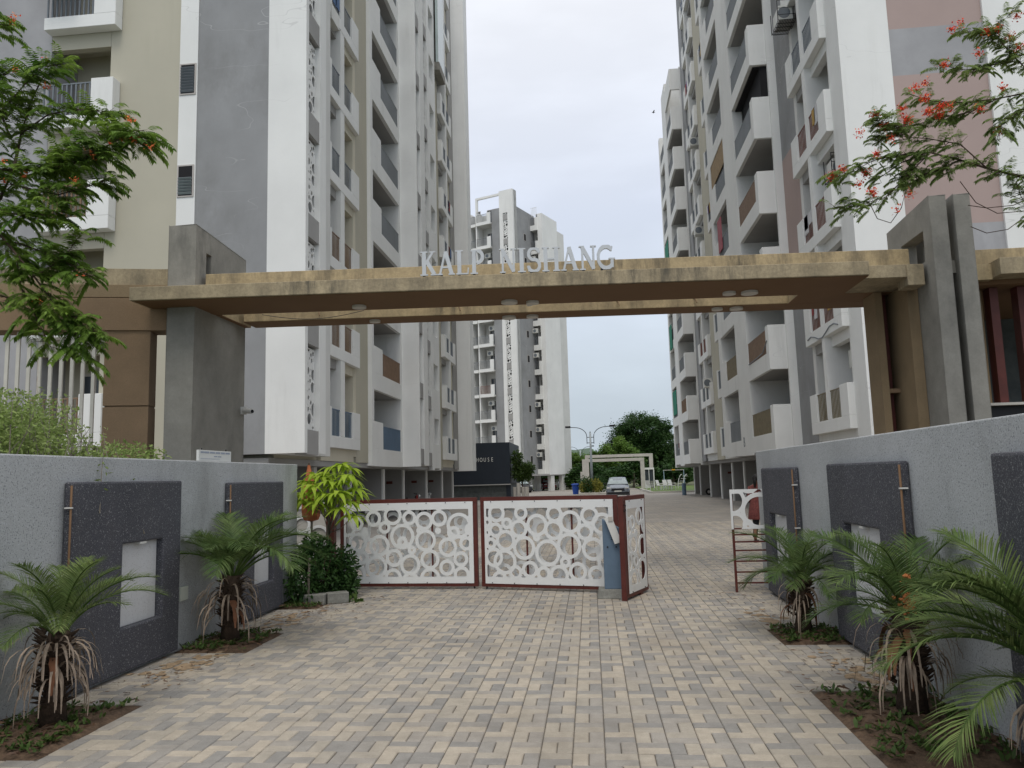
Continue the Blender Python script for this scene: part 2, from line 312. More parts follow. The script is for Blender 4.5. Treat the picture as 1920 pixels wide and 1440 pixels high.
# signed-field plate (rings joined into one cut-out sheet) -> marching squares prism
def plate(field, w, h, nx, ny, t0, t1):
    """cut-out sheet in local x,z ; thickness along y from t0 to t1; field>0 is solid"""
    xs = np.linspace(0, w, nx+1); zs = np.linspace(0, h, ny+1)
    X, Z = np.meshgrid(xs, zs, indexing='ij'); Fv = field(X, Z)
    V = {}; vl = []; faces = []; edges_side = []
    def vid(key, x, z):
        if key not in V: V[key] = len(vl); vl.append((x, z))
        return V[key]
    for i in range(nx):
        for j in range(ny):
            cs_ = [(i, j), (i+1, j), (i+1, j+1), (i, j+1)]
            vals = [Fv[a] for a in cs_]
            if all(q <= 0 for q in vals): continue
            poly = []; flags = []
            for k in range(4):
                a, b = cs_[k], cs_[(k+1) % 4]; fa, fb = vals[k], vals[(k+1) % 4]
                if fa > 0: poly.append(vid(('c',)+a, xs[a[0]], zs[a[1]])); flags.append(0)
                if (fa > 0) != (fb > 0):
                    t = fa/(fa-fb)
                    lo, hi = (a, b) if a < b else (b, a)
                    poly.append(vid(('e',)+lo+hi, xs[a[0]]+(xs[b[0]]-xs[a[0]])*t, zs[a[1]]+(zs[b[1]]-zs[a[1]])*t)); flags.append(1 if fa > 0 else 2)
            faces.append(poly)
            m_ = len(poly)
            for k in range(m_):
                if flags[k] == 1 and flags[(k+1) % m_] == 2: edges_side.append((poly[k], poly[(k+1) % m_]))
            for k, (a, b) in enumerate(zip(cs_, cs_[1:]+cs_[:1])):
                pass
    # outer border edges
    mb = MB(); n = len(vl)
    mb.v = [(x, t0, z) for x, z in vl]+[(x, t1, z) for x, z in vl]
    from collections import Counter
    ec = Counter()
    for f in faces:
        for k in range(len(f)): ec[(f[k], f[(k+1) % len(f)])] += 1
    for f in faces:
        mb.f.append(tuple(f)); mb.f.append(tuple(n+q for q in f[::-1]))
    for (a, b), c_ in ec.items():
        if (b, a) not in ec: mb.f.append((b, a, n+a, n+b))
    mb.mi = [0]*len(mb.f)
    return mb
def ring_field(circ, w, h, bl, br, bb, bt, rw, extra=None):
    def f(X, Z):
        g = np.maximum.reduce([bl-X, X-(w-br), bb-Z, Z-(h-bt)])
        for c_ in circ:
            x, z, r = c_[:3]; ww = c_[3] if len(c_) > 3 else rw
            dd = np.hypot(X-x, Z-z)
            g = np.maximum(g, ww/2-np.abs(dd-(r-ww/2)))
        return g
    return f

# ------------------------------------------------------------------ ground
g = MB(); g.box(-600, 600, -20, 900, -0.5, -0.03); tag(g.build('ground', 'field'), kind='structure')
# inner road surface (receding paving), pavers modelled only near
def paving_mat():
    mt = bpy.data.materials.new('interlocking_paving'); mt.use_nodes = True
    t = mt.node_tree; n = t.nodes; l = t.links; b = n['Principled BSDF']; b.inputs['Roughness'].default_value = 0.85
    geo = n.new('ShaderNodeNewGeometry')
    mp_ = n.new('ShaderNodeMapping'); mp_.inputs['Rotation'].default_value = (0, 0, 0); l.new(geo.outputs['Position'], mp_.inputs[0])
    br = n.new('ShaderNodeTexBrick'); br.inputs['Scale'].default_value = 1.0; br.inputs['Brick Width'].default_value = 0.42; br.inputs['Row Height'].default_value = 0.2
    br.inputs['Mortar Size'].default_value = 0.006; br.inputs['Color1'].default_value = (0.33, 0.295, 0.25, 1); br.inputs['Color2'].default_value = (0.235, 0.225, 0.21, 1); br.inputs['Mortar'].default_value = (0.12, 0.11, 0.10, 1)
    l.new(mp_.outputs[0], br.inputs['Vector'])
    nn = n.new('ShaderNodeTexNoise'); nn.inputs['Scale'].default_value = 0.4; nn.inputs['Detail'].default_value = 4; l.new(geo.outputs['Position'], nn.inputs['Vector'])
    r = n.new('ShaderNodeMapRange'); r.inputs[1].default_value = 0.3; r.inputs[2].default_value = 0.7; r.inputs[3].default_value = 0.85; r.inputs[4].default_value = 1.12; l.new(nn.outputs[0], r.inputs[0])
    # broad laying bands seen across the inner road
    sp = n.new('ShaderNodeSeparateXYZ'); l.new(geo.outputs['Position'], sp.inputs[0])
    sn = n.new('ShaderNodeMath'); sn.operation = 'SINE'; ml = n.new('ShaderNodeMath'); ml.operation = 'MULTIPLY'; ml.inputs[1].default_value = 5.2; l.new(sp.outputs[1], ml.inputs[0]); l.new(ml.outputs[0], sn.inputs[0])
    r3 = n.new('ShaderNodeMapRange'); r3.inputs[1].default_value = -1; r3.inputs[3].default_value = 0.95; r3.inputs[4].default_value = 1.05; l.new(sn.outputs[0], r3.inputs[0])
    s = n.new('ShaderNodeVectorMath'); s.operation = 'SCALE'; l.new(br.outputs[0], s.inputs[0]); l.new(r.outputs[0], s.inputs[3])
    s2 = n.new('ShaderNodeVectorMath'); s2.operation = 'SCALE'; l.new(s.outputs[0], s2.inputs[0]); l.new(r3.outputs[0], s2.inputs[3])
    l.new(s2.outputs[0], b.inputs['Base Color'])
    return mt
M['paving'] = paving_mat()
g = MB(); g.box(-9, 16, 27.6, 96, -0.025, 0.0); tag(g.build('road', 'paving'), kind='structure')
g = MB(); g.box(-40, -9.01, 12.5, 96, -0.025, 0.002); g.box(16.01, 45, 12.5, 96, -0.025, 0.002); g.box(-9, -4.6, 12.5, 27.59, -0.025, 0.002); tag(g.build('parking_floor', 'asphalt'), kind='structure')
drive = MB().box(-9, 12, -4, 27.59, -0.08, -0.010).build('driveway', 'sand'); tag(drive, kind='structure')

BEDS = [(-4.38, -3.58, 4.8, 6.0), (-4.38, -3.58, 7.8, 8.8), (1.82, 2.49, 8.0, 8.8), (1.62, 2.49, 4.8, 6.4), (-4.38, -3.78, 10.4, 11.4)]
def in_bed(x0, x1, y0, y1):
    return any(x1 > a+0.02 and x0 < b-0.02 and y1 > c+0.02 and y0 < d_-0.02 for a, b, c, d_ in BEDS)
PT = [(0.375, 0.336, 0.278), (0.345, 0.312, 0.262), (0.395, 0.35, 0.286)]
PG = [(0.285, 0.268, 0.243), (0.25, 0.24, 0.224), (0.31, 0.286, 0.254)]
pm = [mat('tan_paver_%s' % 'abc'[i], c_, var=0.12, scale=9, fine=0.08, fscale=90, bump=0.35, bscale=120, big=0.10, stain=0.45, stcol=(0.19, 0.155, 0.115), stscale=(1.1, 0.7, 1), strange=(0.46, 0.72)) for i, c_ in enumerate(PT)] + \
     [mat('grey_paver_%s' % 'abc'[i], c_, var=0.12, scale=9, fine=0.08, fscale=90, bump=0.35, bscale=120, big=0.10, stain=0.45, stcol=(0.19, 0.155, 0.115), stscale=(1.1, 0.7, 1), strange=(0.46, 0.72)) for i, c_ in enumerate(PG)]
G = 0.0045; CH = 0.006
def paver_geo(cx, cy, w, l_, dz, tilt=(0, 0)):
    a, b = w/2-G/2, l_/2-G/2
    vs_ = [(-a, -b, -0.03), (a, -b, -0.03), (a, b, -0.03), (-a, b, -0.03), (-a, -b, -CH), (a, -b, -CH), (a, b, -CH), (-a, b, -CH),
          (-a+CH, -b+CH, 0), (a-CH, -b+CH, 0), (a-CH, b-CH, 0), (-a+CH, b-CH, 0)]
    vs_ = [(cx+x, cy+y, z+dz+tilt[0]*x+tilt[1]*y) for x, y, z in vs_]
    fs_ = [(8, 9, 10, 11), (4, 5, 9, 8), (5, 6, 10, 9), (6, 7, 11, 10), (7, 4, 8, 11), (0, 1, 5, 4), (1, 2, 6, 5), (2, 3, 7, 6), (3, 0, 4, 7)]
    return vs_, fs_
pv = []
cell = 0.2
random.seed(11)
for j in range(int(3.8/cell), int(27.6/cell)):
    y0 = j*cell
    xl, xr = (-4.4, 2.5) if y0 < 11.3 else (-4.6, 8.2)
    for i in range(int(math.floor(xl/cell)), int(math.ceil(xr/cell))):
        x0 = i*cell+0.02
        horiz = (i+j) % 2 == 0
        for k in range(2):
            light = (k == 1) if i % 2 == 0 else (k == 0)
            if random.random() < 0.06: light = not light
            if horiz: cx_, cy_, w_, l_ = x0+0.1, y0+0.05+0.1*k, 0.2, 0.1
            else: cx_, cy_, w_, l_ = x0+0.05+0.1*k, y0+0.1, 0.1, 0.2
            if in_bed(cx_-w_/2, cx_+w_/2, cy_-l_/2, cy_+l_/2): continue
            mi = random.randrange(3) + (0 if light else 3)
            pv.append((cx_, cy_, w_, l_, mi, random.gauss(0, 0.0012), (random.gauss(0, 0.006), random.gauss(0, 0.006))))
def vis(p): # rough test of lying inside the picture, used only to choose which pavers are single parts
    c = Vector((p[0], p[1], -H)); z = c.dot(cf); x = c.dot(cr)/z*F+960; y = 720-c.dot(cu)/z*F
    return -5 < x < 1925 and y < 1445
near = [p for p in pv if vis(p)]; near.sort(key=lambda p: p[1]+0.02*abs(p[0])); nearset = set(id(p) for p in near[:298])
pmesh = {}
for p in pv:
    if id(p) in nearset:
        key = (p[2] > p[3], p[4])
        if key not in pmesh:
            vs_, fs_ = paver_geo(0, 0, p[2], p[3], 0)
            me = bpy.data.meshes.new('paver'); me.from_pydata(vs_, [], fs_); me.materials.append(pm[p[4]]); pmesh[key] = me
        inst('paver', pmesh[key], drive, (p[0], p[1], p[5]), (p[6][1], -p[6][0], 0))
sb = MB()
for p in pv:
    if id(p) not in nearset:
        vs_, fs_ = paver_geo(p[0], p[1], p[2], p[3], p[5], p[6]); sb.add(vs_, fs_, p[4])
o = sb.build('pavers', pm, drive); tag(o, kind='stuff')

# planting beds: soil with weeds
for bi, (a, b, c_, d_) in enumerate(BEDS):
    bm_ = MB(); nx, ny = 14, 16
    for i in range(nx+1):
        for j in range(ny+1):
            e_ = min(i, nx-i, j, ny-j); h_ = 0.004+0.035*min(e_, 3)/3*random.uniform(0.4, 1.3)
            bm_.v.append((a+(b-a)*i/nx, c_+(d_-c_)*j/ny, h_ if e_ else -0.012))
    for i in range(nx):
        for j in range(ny):
            q = i*(ny+1)+j; bm_.quadface((q, q+ny+1, q+ny+2, q+1))
    tag(bm_.build('soil_bed', 'soil', smooth=True), kind='structure')

def leaf_quad(mb, p, d, n_, L, Wd, mi=0, droop=0.0, seg=2):
    """a pointed, folded leaf blade from p along d"""
    d = Vector(d).normalized(); n_ = Vector(n_)
    s_ = d.cross(n_)
    if s_.length < 1e-4: s_ = d.cross(Vector((1, 0, 0.3)))
    s_.normalize(); up = s_.cross(d)
    pts = []
    for k in range(seg+1):
        t = k/seg
        c_ = Vector(p)+d*(L*t)-Vector((0, 0, 1))*droop*L*t*t
        w = Wd*math.sin(math.pi*(0.12+0.88*t)**0.8)*0.5 if k < seg else 0
        pts.append((c_, w))
    o = len(mb.v)
    for c_, w in pts[:-1]:
        mb.v.append(tuple(c_-s_*w+up*w*0.25)); mb.v.append(tuple(c_+s_*w+up*w*0.25))
    mb.v.append(tuple(pts[-1][0]))
    for k in range(seg-1): mb.quadface((o+2*k, o+2*k+1, o+2*k+3, o+2*k+2), mi)
    mb.quadface((o+2*(seg-1), o+2*(seg-1)+1, o+2*seg), mi)
def rdir(zmin=-1, zmax=1):
    z = random.uniform(zmin, zmax); a = random.uniform(0, 2*math.pi); r = math.sqrt(max(0, 1-z*z)); return Vector((r*math.cos(a), r*math.sin(a), z))

wb = MB(); lb = MB()
for (a, b, c_, d_) in BEDS:
    for _ in range(330):
        cx_, cy_ = random.uniform(a+0.03, b-0.03), random.uniform(c_+0.03, d_-0.03)
        if random.random() < 0.45:
            for k in range(random.randint(3, 8)):
                leaf_quad(wb, (cx_+random.gauss(0, .02), cy_+random.gauss(0, .02), 0.03), rdir(0.1, 0.9), (0, 0, 1), random.uniform(.02, .075), random.uniform(.014, .034))
    for _ in range(170):
        leaf_quad(lb, (random.uniform(a, b), random.uniform(c_, d_), 0.035+random.uniform(0, .02)), rdir(-.1, .25), rdir(), random.uniform(.03, .10), random.uniform(.008, .025), droop=.2)
for (x0, y0, n_) in [(-3.9, 7.0, 160), (-3.8, 9.6, 190), (2.1, 7.2, 120), (1.9, 9.8, 70), (-3.7, 10.4, 190), (2.0, 6.4, 50), (1.85, 11.1, 60), (-3.2, 11.0, 70)]:
    for _ in range(n_):
        x = x0+random.gauss(0, .28); y = y0+random.gauss(0, .5)
        x = max(-4.33, min(2.45, x))
        leaf_quad(lb, (x, y, 0.006+random.uniform(0, .012)), rdir(-.03, .12), rdir(0.5, 1), random.uniform(.02, .085), random.uniform(.004, .014))
tag(wb.build('weeds', 'weed'), 'small green weeds growing in the soil beds and joints', 'weeds', kind='stuff')
tag(lb.build('leaf_litter', 'litter'), 'dry brown leaf litter scattered along the walls and beds', 'leaves', kind='stuff')
# sand drift on the paving beside the walls
dm = mat('wet_sand_drift', (0.30, 0.22, 0.14), var=0.3, scale=9, fine=0.2)
sd = MB()
for (x0, y0, rx, ry, n_) in [(-3.95, 7.2, .22, .55, 60), (2.15, 7.0, .16, .5, 40), (-3.9, 9.5, .25, .5, 40), (1.95, 9.5, .2, .4, 26)]:
    for _ in range(n_):
        x = x0+random.gauss(0, rx*.6); y = y0+random.gauss(0, ry*.7); r_ = random.uniform(.02, .07)
        if x < -4.32 or x > 2.44: continue
        pts = [(x+r_*random.uniform(.6, 1)*math.cos(t*math.pi/4), y+1.3*r_*random.uniform(.6, 1)*math.sin(t*math.pi/4), 0.0035+random.uniform(0, .001)) for t in range(8)]
        o_ = len(sd.v); sd.v += pts; sd.v.append((x, y, .0075)); 
        for t in range(8): sd.quadface((o_+t, o_+(t+1) % 8, o_+8))
tag(sd.build('sand_drift', dm), 'patches of washed sand on the pavers by the walls', 'sand', kind='stuff')


# ------------------------------------------------------------------ compound walls
def compound_wall(side, X, y0, y1, ztop, panels, label):
    """side -1: wall on the left, face looking +x ; +1: on the right, face looking -x"""
    s = side
    root = thing('compound_wall', label, 'wall', (X+s*0.12, (y0+y1)/2, 0))
    w = MB(); w.box(X, X+s*0.24, y0, y1, -0.05, ztop); w.build('wall_body', 'terrazzo', root, bevel=0.012)
    for (a, b, zt, ra, rb, rz0, rz1) in panels:
        f = X-s*0.085
        # slab with an opening, joined from four butted pieces, built as outline ring
        mb = MB()
        xs = (f, X-s*0.001)
        zb = 0.035
        def frame(xa):
            return [(xa, a, zb), (xa, b, zb), (xa, b, zt), (xa, a, zt), (xa, ra, rz0), (xa, rb, rz0), (xa, rb, rz1), (xa, ra, rz1)]
        mb.v += frame(f) + frame(X-s*0.002)
        for q in ((0, 1, 5, 4), (1, 2, 6, 5), (2, 3, 7, 6), (3, 0, 4, 7)):
            mb.quadface(q); mb.quadface(tuple(k+8 for k in q[::-1]))
        for q in ((0, 1), (1, 2), (2, 3), (3, 0)): mb.quadface((q[1], q[0], q[0]+8, q[1]+8))
        for q in ((4, 5), (5, 6), (6, 7), (7, 4)): mb.quadface((q[0], q[1], q[1]+8, q[0]+8))
        p = mb.build('dark_panel', 'granite', root, bevel=0.018)
        nb = MB(); nb.box(X-s*0.012, X-s*0.003, ra+0.002, rb-0.002, rz0+0.002, rz1-0.002); nb.build('niche_back', 'terr_lt', p)
        lt = MB(); lt.box(X-s*0.075, X-s*0.02, (ra+rb)/2-0.05, (ra+rb)/2+0.05, rz1-0.022, rz1-0.002); lt.build('niche_light', 'pvc', p)
        cb = MB(); yy = a-0.02
        cb.tube([(f-s*0.0, yy, 0.06), (f, yy, zt-0.03)], 0.009, 6)
        cb.build('conduit', 'cable', root, smooth=True)
        cl = MB()
        for zz in (0.5, 1.0, zt-0.22): cl.box(f-s*0.013, f+s*0.05, yy-0.014, yy+0.012, zz, zz+0.012)
        cl.build('conduit_clip', 'pvc', root)
    return root
WL = compound_wall(-1, -4.385, 2.0, 11.25, 1.985, [(6.07, 7.80, 1.765, 6.80, 7.47, 0.43, 1.19), (8.93, 10.52, 1.735, 9.62, 10.2, 0.42, 1.15), (3.2, 4.9, 1.77, 3.9, 4.6, 0.43, 1.19)],
    'grey pebbled compound wall on the left with two dark recessed panels')
b = MB(); b.box(-4.384, -4.35, 7.91, 8.07, 0.50, 0.645); b.build('junction_box', 'switch', WL, bevel=0.004)
b = MB(); b.box(-4.384, -4.35, 10.66, 10.78, 0.50, 0.64); b.build('junction_box', 'switch', WL, bevel=0.004)
WR = compound_wall(1, 2.49, 2.0, 12.0, 1.985, [(9.62, 11.32, 1.73, 10.05, 10.95, 0.42, 1.12), (6.36, 8.24, 1.745, 6.9, 7.83, 0.40, 1.175), (3.05, 4.95, 1.765, 3.6, 4.4, .42, 1.2)],
    'grey pebbled compound wall on the right with three dark panels')

# small white notice board standing behind the left wall
t = thing('notice_board', 'small white printed notice board clipped on the left wall top', 'sign', (-4.46, 8.8, 1.985))
MB().box(-4.48, -4.45, 8.42, 9.22, 1.99, 2.115).build('board', 'paint_board', t, bevel=0.003)
pr = MB()
for (a, b, z0, z1) in [(8.46, 8.53, 2.08, 2.10), (8.54, 8.66, 2.08, 2.10), (8.68, 8.80, 2.08, 2.10), (8.82, 8.93, 2.08, 2.10), (8.95, 9.05, 2.08, 2.10), (9.07, 9.18, 2.08, 2.10), (8.78, 8.86, 2.04, 2.052), (8.88, 8.96, 2.04, 2.052), (8.46, 8.92, 2.015, 2.019)]:
    pr.box(-4.4495, -4.4475, a, b, z0, z1)
pr.build('printed_line', 'print', t)
for y in (8.52, 9.12):
    MB().tube([(-4.47, y, 2.11), (-4.47, y, 2.14)], 0.006, 6).build('clip', 'blackmetal', t)

# ------------------------------------------------------------------ gateway: cantilevered slab on concrete pylons
gw = thing('entrance_gateway', 'ochre concrete gateway beam on grey concrete pylons spanning the drive', 'gateway', (-0.5, 12.5, 0))
th = math.radians(4.0); ub = Vector((math.cos(th), math.sin(th), 0)); vb = Vector((0, 1, 0))
O = Vector((-7.3, 11.47, 4.7))   # front left lower corner
def gp(u, v, z=0): return tuple(O + ub*u + vb*v + Vector((0, 0, z)))
def gslab(mb, u0, u1, v0, v1, z0, z1, mi=0):
    p = [gp(u0, v0, z0), gp(u1, v0, z0), gp(u1, v1, z0), gp(u0, v1, z0), gp(u0, v0, z1), gp(u1, v0, z1), gp(u1, v1, z1), gp(u0, v1, z1)]
    mb.add(p, [(0,3,2,1),(4,5,6,7),(0,1,5,4),(1,2,6,5),(2,3,7,6),(3,0,4,7)], mi)
LB = 11.81
fb = MB()
gslab(fb, 0, LB, 0, 1.28, 0.003, 0.225); fb.build('front_beam', 'fascia', gw, bevel=0.01)
fb = MB(); gslab(fb, 0.06, LB-0.0, 0.05, 1.24, -0.006, 0.002); fb.build('front_soffit', 'ochre_shaded', gw)
fb = MB(); gslab(fb, 1.0, LB+0.9, 1.93, 2.48, 0.003, 0.225); fb.build('back_beam', 'ochre', gw, bevel=0.01)
fb = MB(); gslab(fb, 1.0, LB+0.9, 1.94, 2.47, -0.006, 0.002); fb.build('back_soffit', 'ochre_shaded', gw)
fb = MB(); gslab(fb, 0, 0.90, 1.281, 2.48, 0.004, 0.222); fb.build('cross_slab', 'ochre', gw)
fb = MB(); gslab(fb, 11.02, LB, 1.281, 1.929, 0.004, 0.222); fb.build('cross_slab', 'ochre', gw)
fb = MB(); gslab(fb, 0.0, 0.90, 1.285, 2.45, -0.005, 0.003); fb.build('cross_soffit', 'ochre_shaded', gw)
fb = MB(); gslab(fb, 11.02, LB+.9, 1.245, 1.935, -0.005, 0.003); fb.build('cross_soffit', 'ochre_shaded', gw)
fb = MB(); gslab(fb, LB+0.003, LB+0.93, 0.22, 1.95, -0.002, 0.205); gslab(fb, LB+0.66, LB+0.93, 0.20, 0.6, -0.14, 0.19); fb.build('stepped_end', 'fascia', gw, bevel=0.006)
fb = MB(); gslab(fb, 0.88, 12.75, 0.72, 0.92, 0.226, 0.60); fb.build('upstand', 'ochre', gw, bevel=0.01)
# pylons with their window slots
def pylon(x0, x1, y0, y1, zt0, zt1, slot, zb=0, name='pylon'):
    """wall-like pylon: near face y0 height zt0, far end y1 height zt1, optional slot (ya,yb,za,zb)"""
    mb = MB()
    ya, yb, za, zbb = slot
    for x in (x0, x1):
        mb.v += [(x, y0, zb), (x, y1, zb), (x, y1, zt1), (x, y0, zt0), (x, ya, za), (x, yb, za), (x, yb, zbb[1]), (x, ya, zbb[0])]
    for q in ((0, 1, 5, 4), (1, 2, 6, 5), (2, 3, 7, 6), (3, 0, 4, 7)): mb.quadface(q); mb.quadface(tuple(k+8 for k in q[::-1]))
    for a, b in ((0, 1), (1, 2), (2, 3), (3, 0), (4, 5), (5, 6), (6, 7), (7, 4)): mb.quadface((a, b, b+8, a+8))
    return mb.build(name, 'concrete', gw, bevel=0.008)
pylon(-6.98, -6.50, 12.05, 13.95, 6.12, 6.02, (12.42, 12.60, 5.0, (5.72, 5.72)))
pylon(5.47, 5.72, 12.32, 14.05, 5.93, 5.86, (12.62, 13.5, 4.95, (5.45, 5.45)))
pylon(5.84, 6.08, 12.32, 14.05, 5.93, 5.86, (12.62, 13.5, 4.95, (5.45, 5.45)))
MB().box(5.721, 5.839, 12.45, 13.95, 4.70, 4.90).build('tie_beam', 'concrete', gw)
MB().box(4.98, 5.10, 13.55, 14.1, 0, 4.69).build('ochre_column', 'ochre_col', gw)
MB().box(5.30, 5.465, 13.0, 14.1, 0, 4.69).build('ochre_column', 'ochre_col', gw)
MB().box(5.18, 5.25, 13.8, 13.88, 0, 4.69).build('steel_post', 'redmetal', gw)
MB().box(5.101, 5.299, 14.0, 14.1, 0, 4.69).build('shade_infill', 'blackmetal', gw)  # black panel standing in for the dark interior behind the columns
MB().box(5.05, 5.3, 13.62, 14.05, 2.95, 3.02).build('ledge', 'brown', gw)
# round ceiling lights under the beams
for (x, y, r) in [(-3.84, 12.62, .12), (-3.91, 13.84, .10), (-1.27, 12.83, .14), (-0.88, 12.95, .11), (-1.41, 14.1, .13), (-0.97, 14.1, .11), (2.44, 13.0, .11), (2.78, 13.03, .14), (2.44, 14.25, .10), (2.79, 14.28, .12)]:
    y = min(y, 11.47+1.2+(x+7.3)*math.tan(th)) if y < 13.5 else y
    MB().cyl(x, y, 4.655, 4.694, r, 20).build('ceiling_light', 'lamp', gw, smooth=False)
for x in (-4.9, -2.3, 0.6, 2.0):
    y = 11.47+1.93+(x+7.3)*math.tan(th)
    MB().tube([(x, y-0.002, 4.86), (x+.02, y-0.05, 4.83), (x+.04, y-.07, 4.76)], 0.012, 6).build('stub_pipe', 'brown', gw)
# cable drooping under the slab
MB().tube([(-5.9+1.9*t, 13.36+.08*t, 4.80-0.12*math.sin(math.pi*t)) for t in [i/10 for i in range(11)]], 0.006, 5).build('cable', 'blackmetal', gw)

t = thing('security_camera', 'small white dome camera hung under the gateway beam centre', 'camera', (-0.98, 13.5, 4.86))
MB().box(-1.03, -0.93, 13.48, 13.6, 4.76, 4.86).build('housing', 'pvc', t, bevel=0.012)
MB().tube([(-0.98, 13.475, 4.81), (-0.98, 13.481, 4.81)], 0.03, 14).build('lens', 'black', t)
t = thing('security_camera', 'white bullet camera on the corner of the left concrete pylon', 'camera', (-6.5, 13.9, 3.07))
MB().box(-6.499, -6.40, 13.82, 13.90, 3.02, 3.16).build('bracket', 'pvc', t)
MB().tube([(-6.42, 13.8, 3.08), (-6.20, 13.66, 3.05)], 0.045, 12).build('barrel', 'pvc', t, smooth=False)
MB().tube([(-6.205, 13.664, 3.05), (-6.196, 13.658, 3.05)], 0.034, 12).build('lens', 'black', t)

# letters KALP NISHANG cut from thick board, slab serifs
def lseg(p, q, w): return ('s', p, q, w)
def serif(x, z, w, h=0.055): return ('s', (x-w/2, z), (x+w/2, z), h)
LT = {
 'K': (0.78, [lseg((.20, .03), (.20, .97), .17), serif(.20, .03, .34), serif(.20, .97, .34), lseg((.24, .45), (.58, .94), .10), lseg((.34, .56), (.66, .05), .17), serif(.64, .03, .30), serif(.58, .97, .28)]),
 'A': (0.80, [lseg((.13, .03), (.38, .97), .09), lseg((.38, .97), (.66, .03), .17), lseg((.22, .32), (.55, .32), .07), serif(.13, .03, .24), serif(.66, .03, .30)]),
 'L': (0.66, [lseg((.20, .03), (.20, .97), .17), serif(.20, .97, .36), lseg((.06, .03), (.60, .03), .06), lseg((.58, .03), (.60, .28), .05)]),
 'P': (0.70, [lseg((.20, .03), (.20, .97), .17), serif(.20, .03, .34), ('arc', (.34, .71), .245, .15, -90, 90), lseg((.06, .955), (.36, .955), .07), lseg((.2, .475), (.36, .475), .06)]),
 'N': (0.82, [lseg((.17, .03), (.17, .97), .09), lseg((.17, .95), (.66, .05), .16), lseg((.66, .03), (.66, .97), .09), serif(.17, .03, .26), serif(.14, .97, .24), serif(.66, .97, .26)]),
 'I': (0.42, [lseg((.20, .03), (.20, .97), .18), serif(.20, .03, .36), serif(.20, .97, .36)]),
 'S': (0.66, [('arc', (.33, .735), .235, .13, 15, 270), ('arc', (.33, .265), .245, .14, -180, 90), lseg((.56, .75), (.56, .97), .05), lseg((.10, .25), (.09, .02), .05)]),
 'H': (0.86, [lseg((.19, .03), (.19, .97), .17), lseg((.67, .03), (.67, .97), .17), lseg((.19, .51), (.67, .51), .07), serif(.19, .03, .32), serif(.19, .97, .32), serif(.67, .03, .32), serif(.67, .97, .32)]),
 'G': (0.80, [('arc', (.40, .5), .44, .17, 45, 315, .80), lseg((.66, .08), (.66, .44), .13), serif(.66, .44, .30), lseg((.63, .76), (.68, .95), .06)]),
}
def letter_mesh(ch):
    wdt, st = LT[ch]
    def f(X, Z):
        g = np.full(X.shape, -9.0)
        for s_ in st:
            if s_[0] == 's':
                (x0, z0), (x1, z1), w = s_[1], s_[2], s_[3]
                L = math.hypot(x1-x0, z1-z0); dx, dz = (x1-x0)/L, (z1-z0)/L
                tt = (X-x0)*dx+(Z-z0)*dz; nn_ = np.abs(-(X-x0)*dz+(Z-z0)*dx)
                g = np.maximum(g, np.minimum.reduce([tt, L-tt, w/2-nn_]))
            else:
                (cx, cz), r, w, a0, a1 = s_[1:6]; sx = s_[6] if len(s_) > 6 else 1.0
                xx = (X-cx)/sx; rr = np.hypot(xx, Z-cz); an = np.degrees(np.arctan2(Z-cz, xx))
                an = np.where(an < a0, an+360, an)
                inside = (an >= a0) & (an <= a1)
                g = np.maximum(g, np.where(inside, w/2-np.abs(rr-(r-0.0)), -1))
        return np.where(np.abs(g) < 1e-6, 1e-6, g)
    h = 0.40; sx_ = 0.36
    mb = plate(lambda X, Z: f(X/sx_, Z/h), wdt*sx_, h, 46, 56, 0, 0.045)
    return mb, wdt*sx_
sg = thing('name_sign', 'grey slab-serif letters reading KALP NISHANG standing on the ochre beam', 'sign', (0, 0, 0))
adv = 0; items = []
for ch in 'KALP NISHANG':
    if ch == ' ': adv += 0.22; continue
    mb, w = letter_mesh(ch); items.append((ch, mb, adv, w)); adv += w*1.0
tot = adv; LW = 3.13
for ch, mb, a, w in items:
    o = mb.build('letter', 'letter', sg, local=True); o.location = (a*LW/tot, 0, 0); o.scale = (LW/tot*1.0, 1, 1)
    ft = MB(); ft.box(0.05, 0.09, 0.02, 0.035, -0.03, 0.02); ft.build('foot_pin', 'blackmetal', o, local=True)
px = -2.60
sg.location = (px, 11.47+(px+7.3)*math.tan(th)+0.02, 4.925+0.02); sg.rotation_euler = (0, 0, th)

# left boundary frame (beams, brown pillar, bars)
t = thing('boundary_screen', 'ochre beam and brown pillar with pale vertical bars behind left wall', 'screen wall', (-8.6, 11.9, 0))
ph = math.atan(0.25); ux = Vector((math.cos(ph), math.sin(ph), 0)); uy = Vector((-math.sin(ph), math.cos(ph), 0)); B0 = Vector((-7.0, 12.15, 0))
def lb_box(mb, u0, u1, v0, v1, z0, z1):
    p = B0+ux*u0+uy*v0+Vector((0, 0, z0)); mb.obox(p, ux*(u1-u0), uy*(v1-v0), Vector((0, 0, z1-z0)))
mb = MB(); lb_box(mb, -9, 0, 0.10, 0.5, 5.13, 5.42); mb.build('upper_beam', 'fascia', t, bevel=.006)
mb = MB(); lb_box(mb, -9, 0, 0.02, 0.5, 4.90, 5.12); mb.build('middle_beam', 'ochre_col', t, bevel=.006)
mb = MB(); lb_box(mb, -9, 0.35, 0, 0.45, 4.33, 4.885); mb.build('lower_beam', 'brown', t, bevel=.006)
mb = MB(); lb_box(mb, -1.02, -0.30, 0.03, 0.4, 0, 3.04); lb_box(mb, -1.02, -0.30, 0.03, 0.4, 3.065, 4.329); lb_box(mb, -1.0, -0.31, 0.06, 0.39, 3.04, 3.065); mb.build('pillar', 'brown', t, bevel=.004)
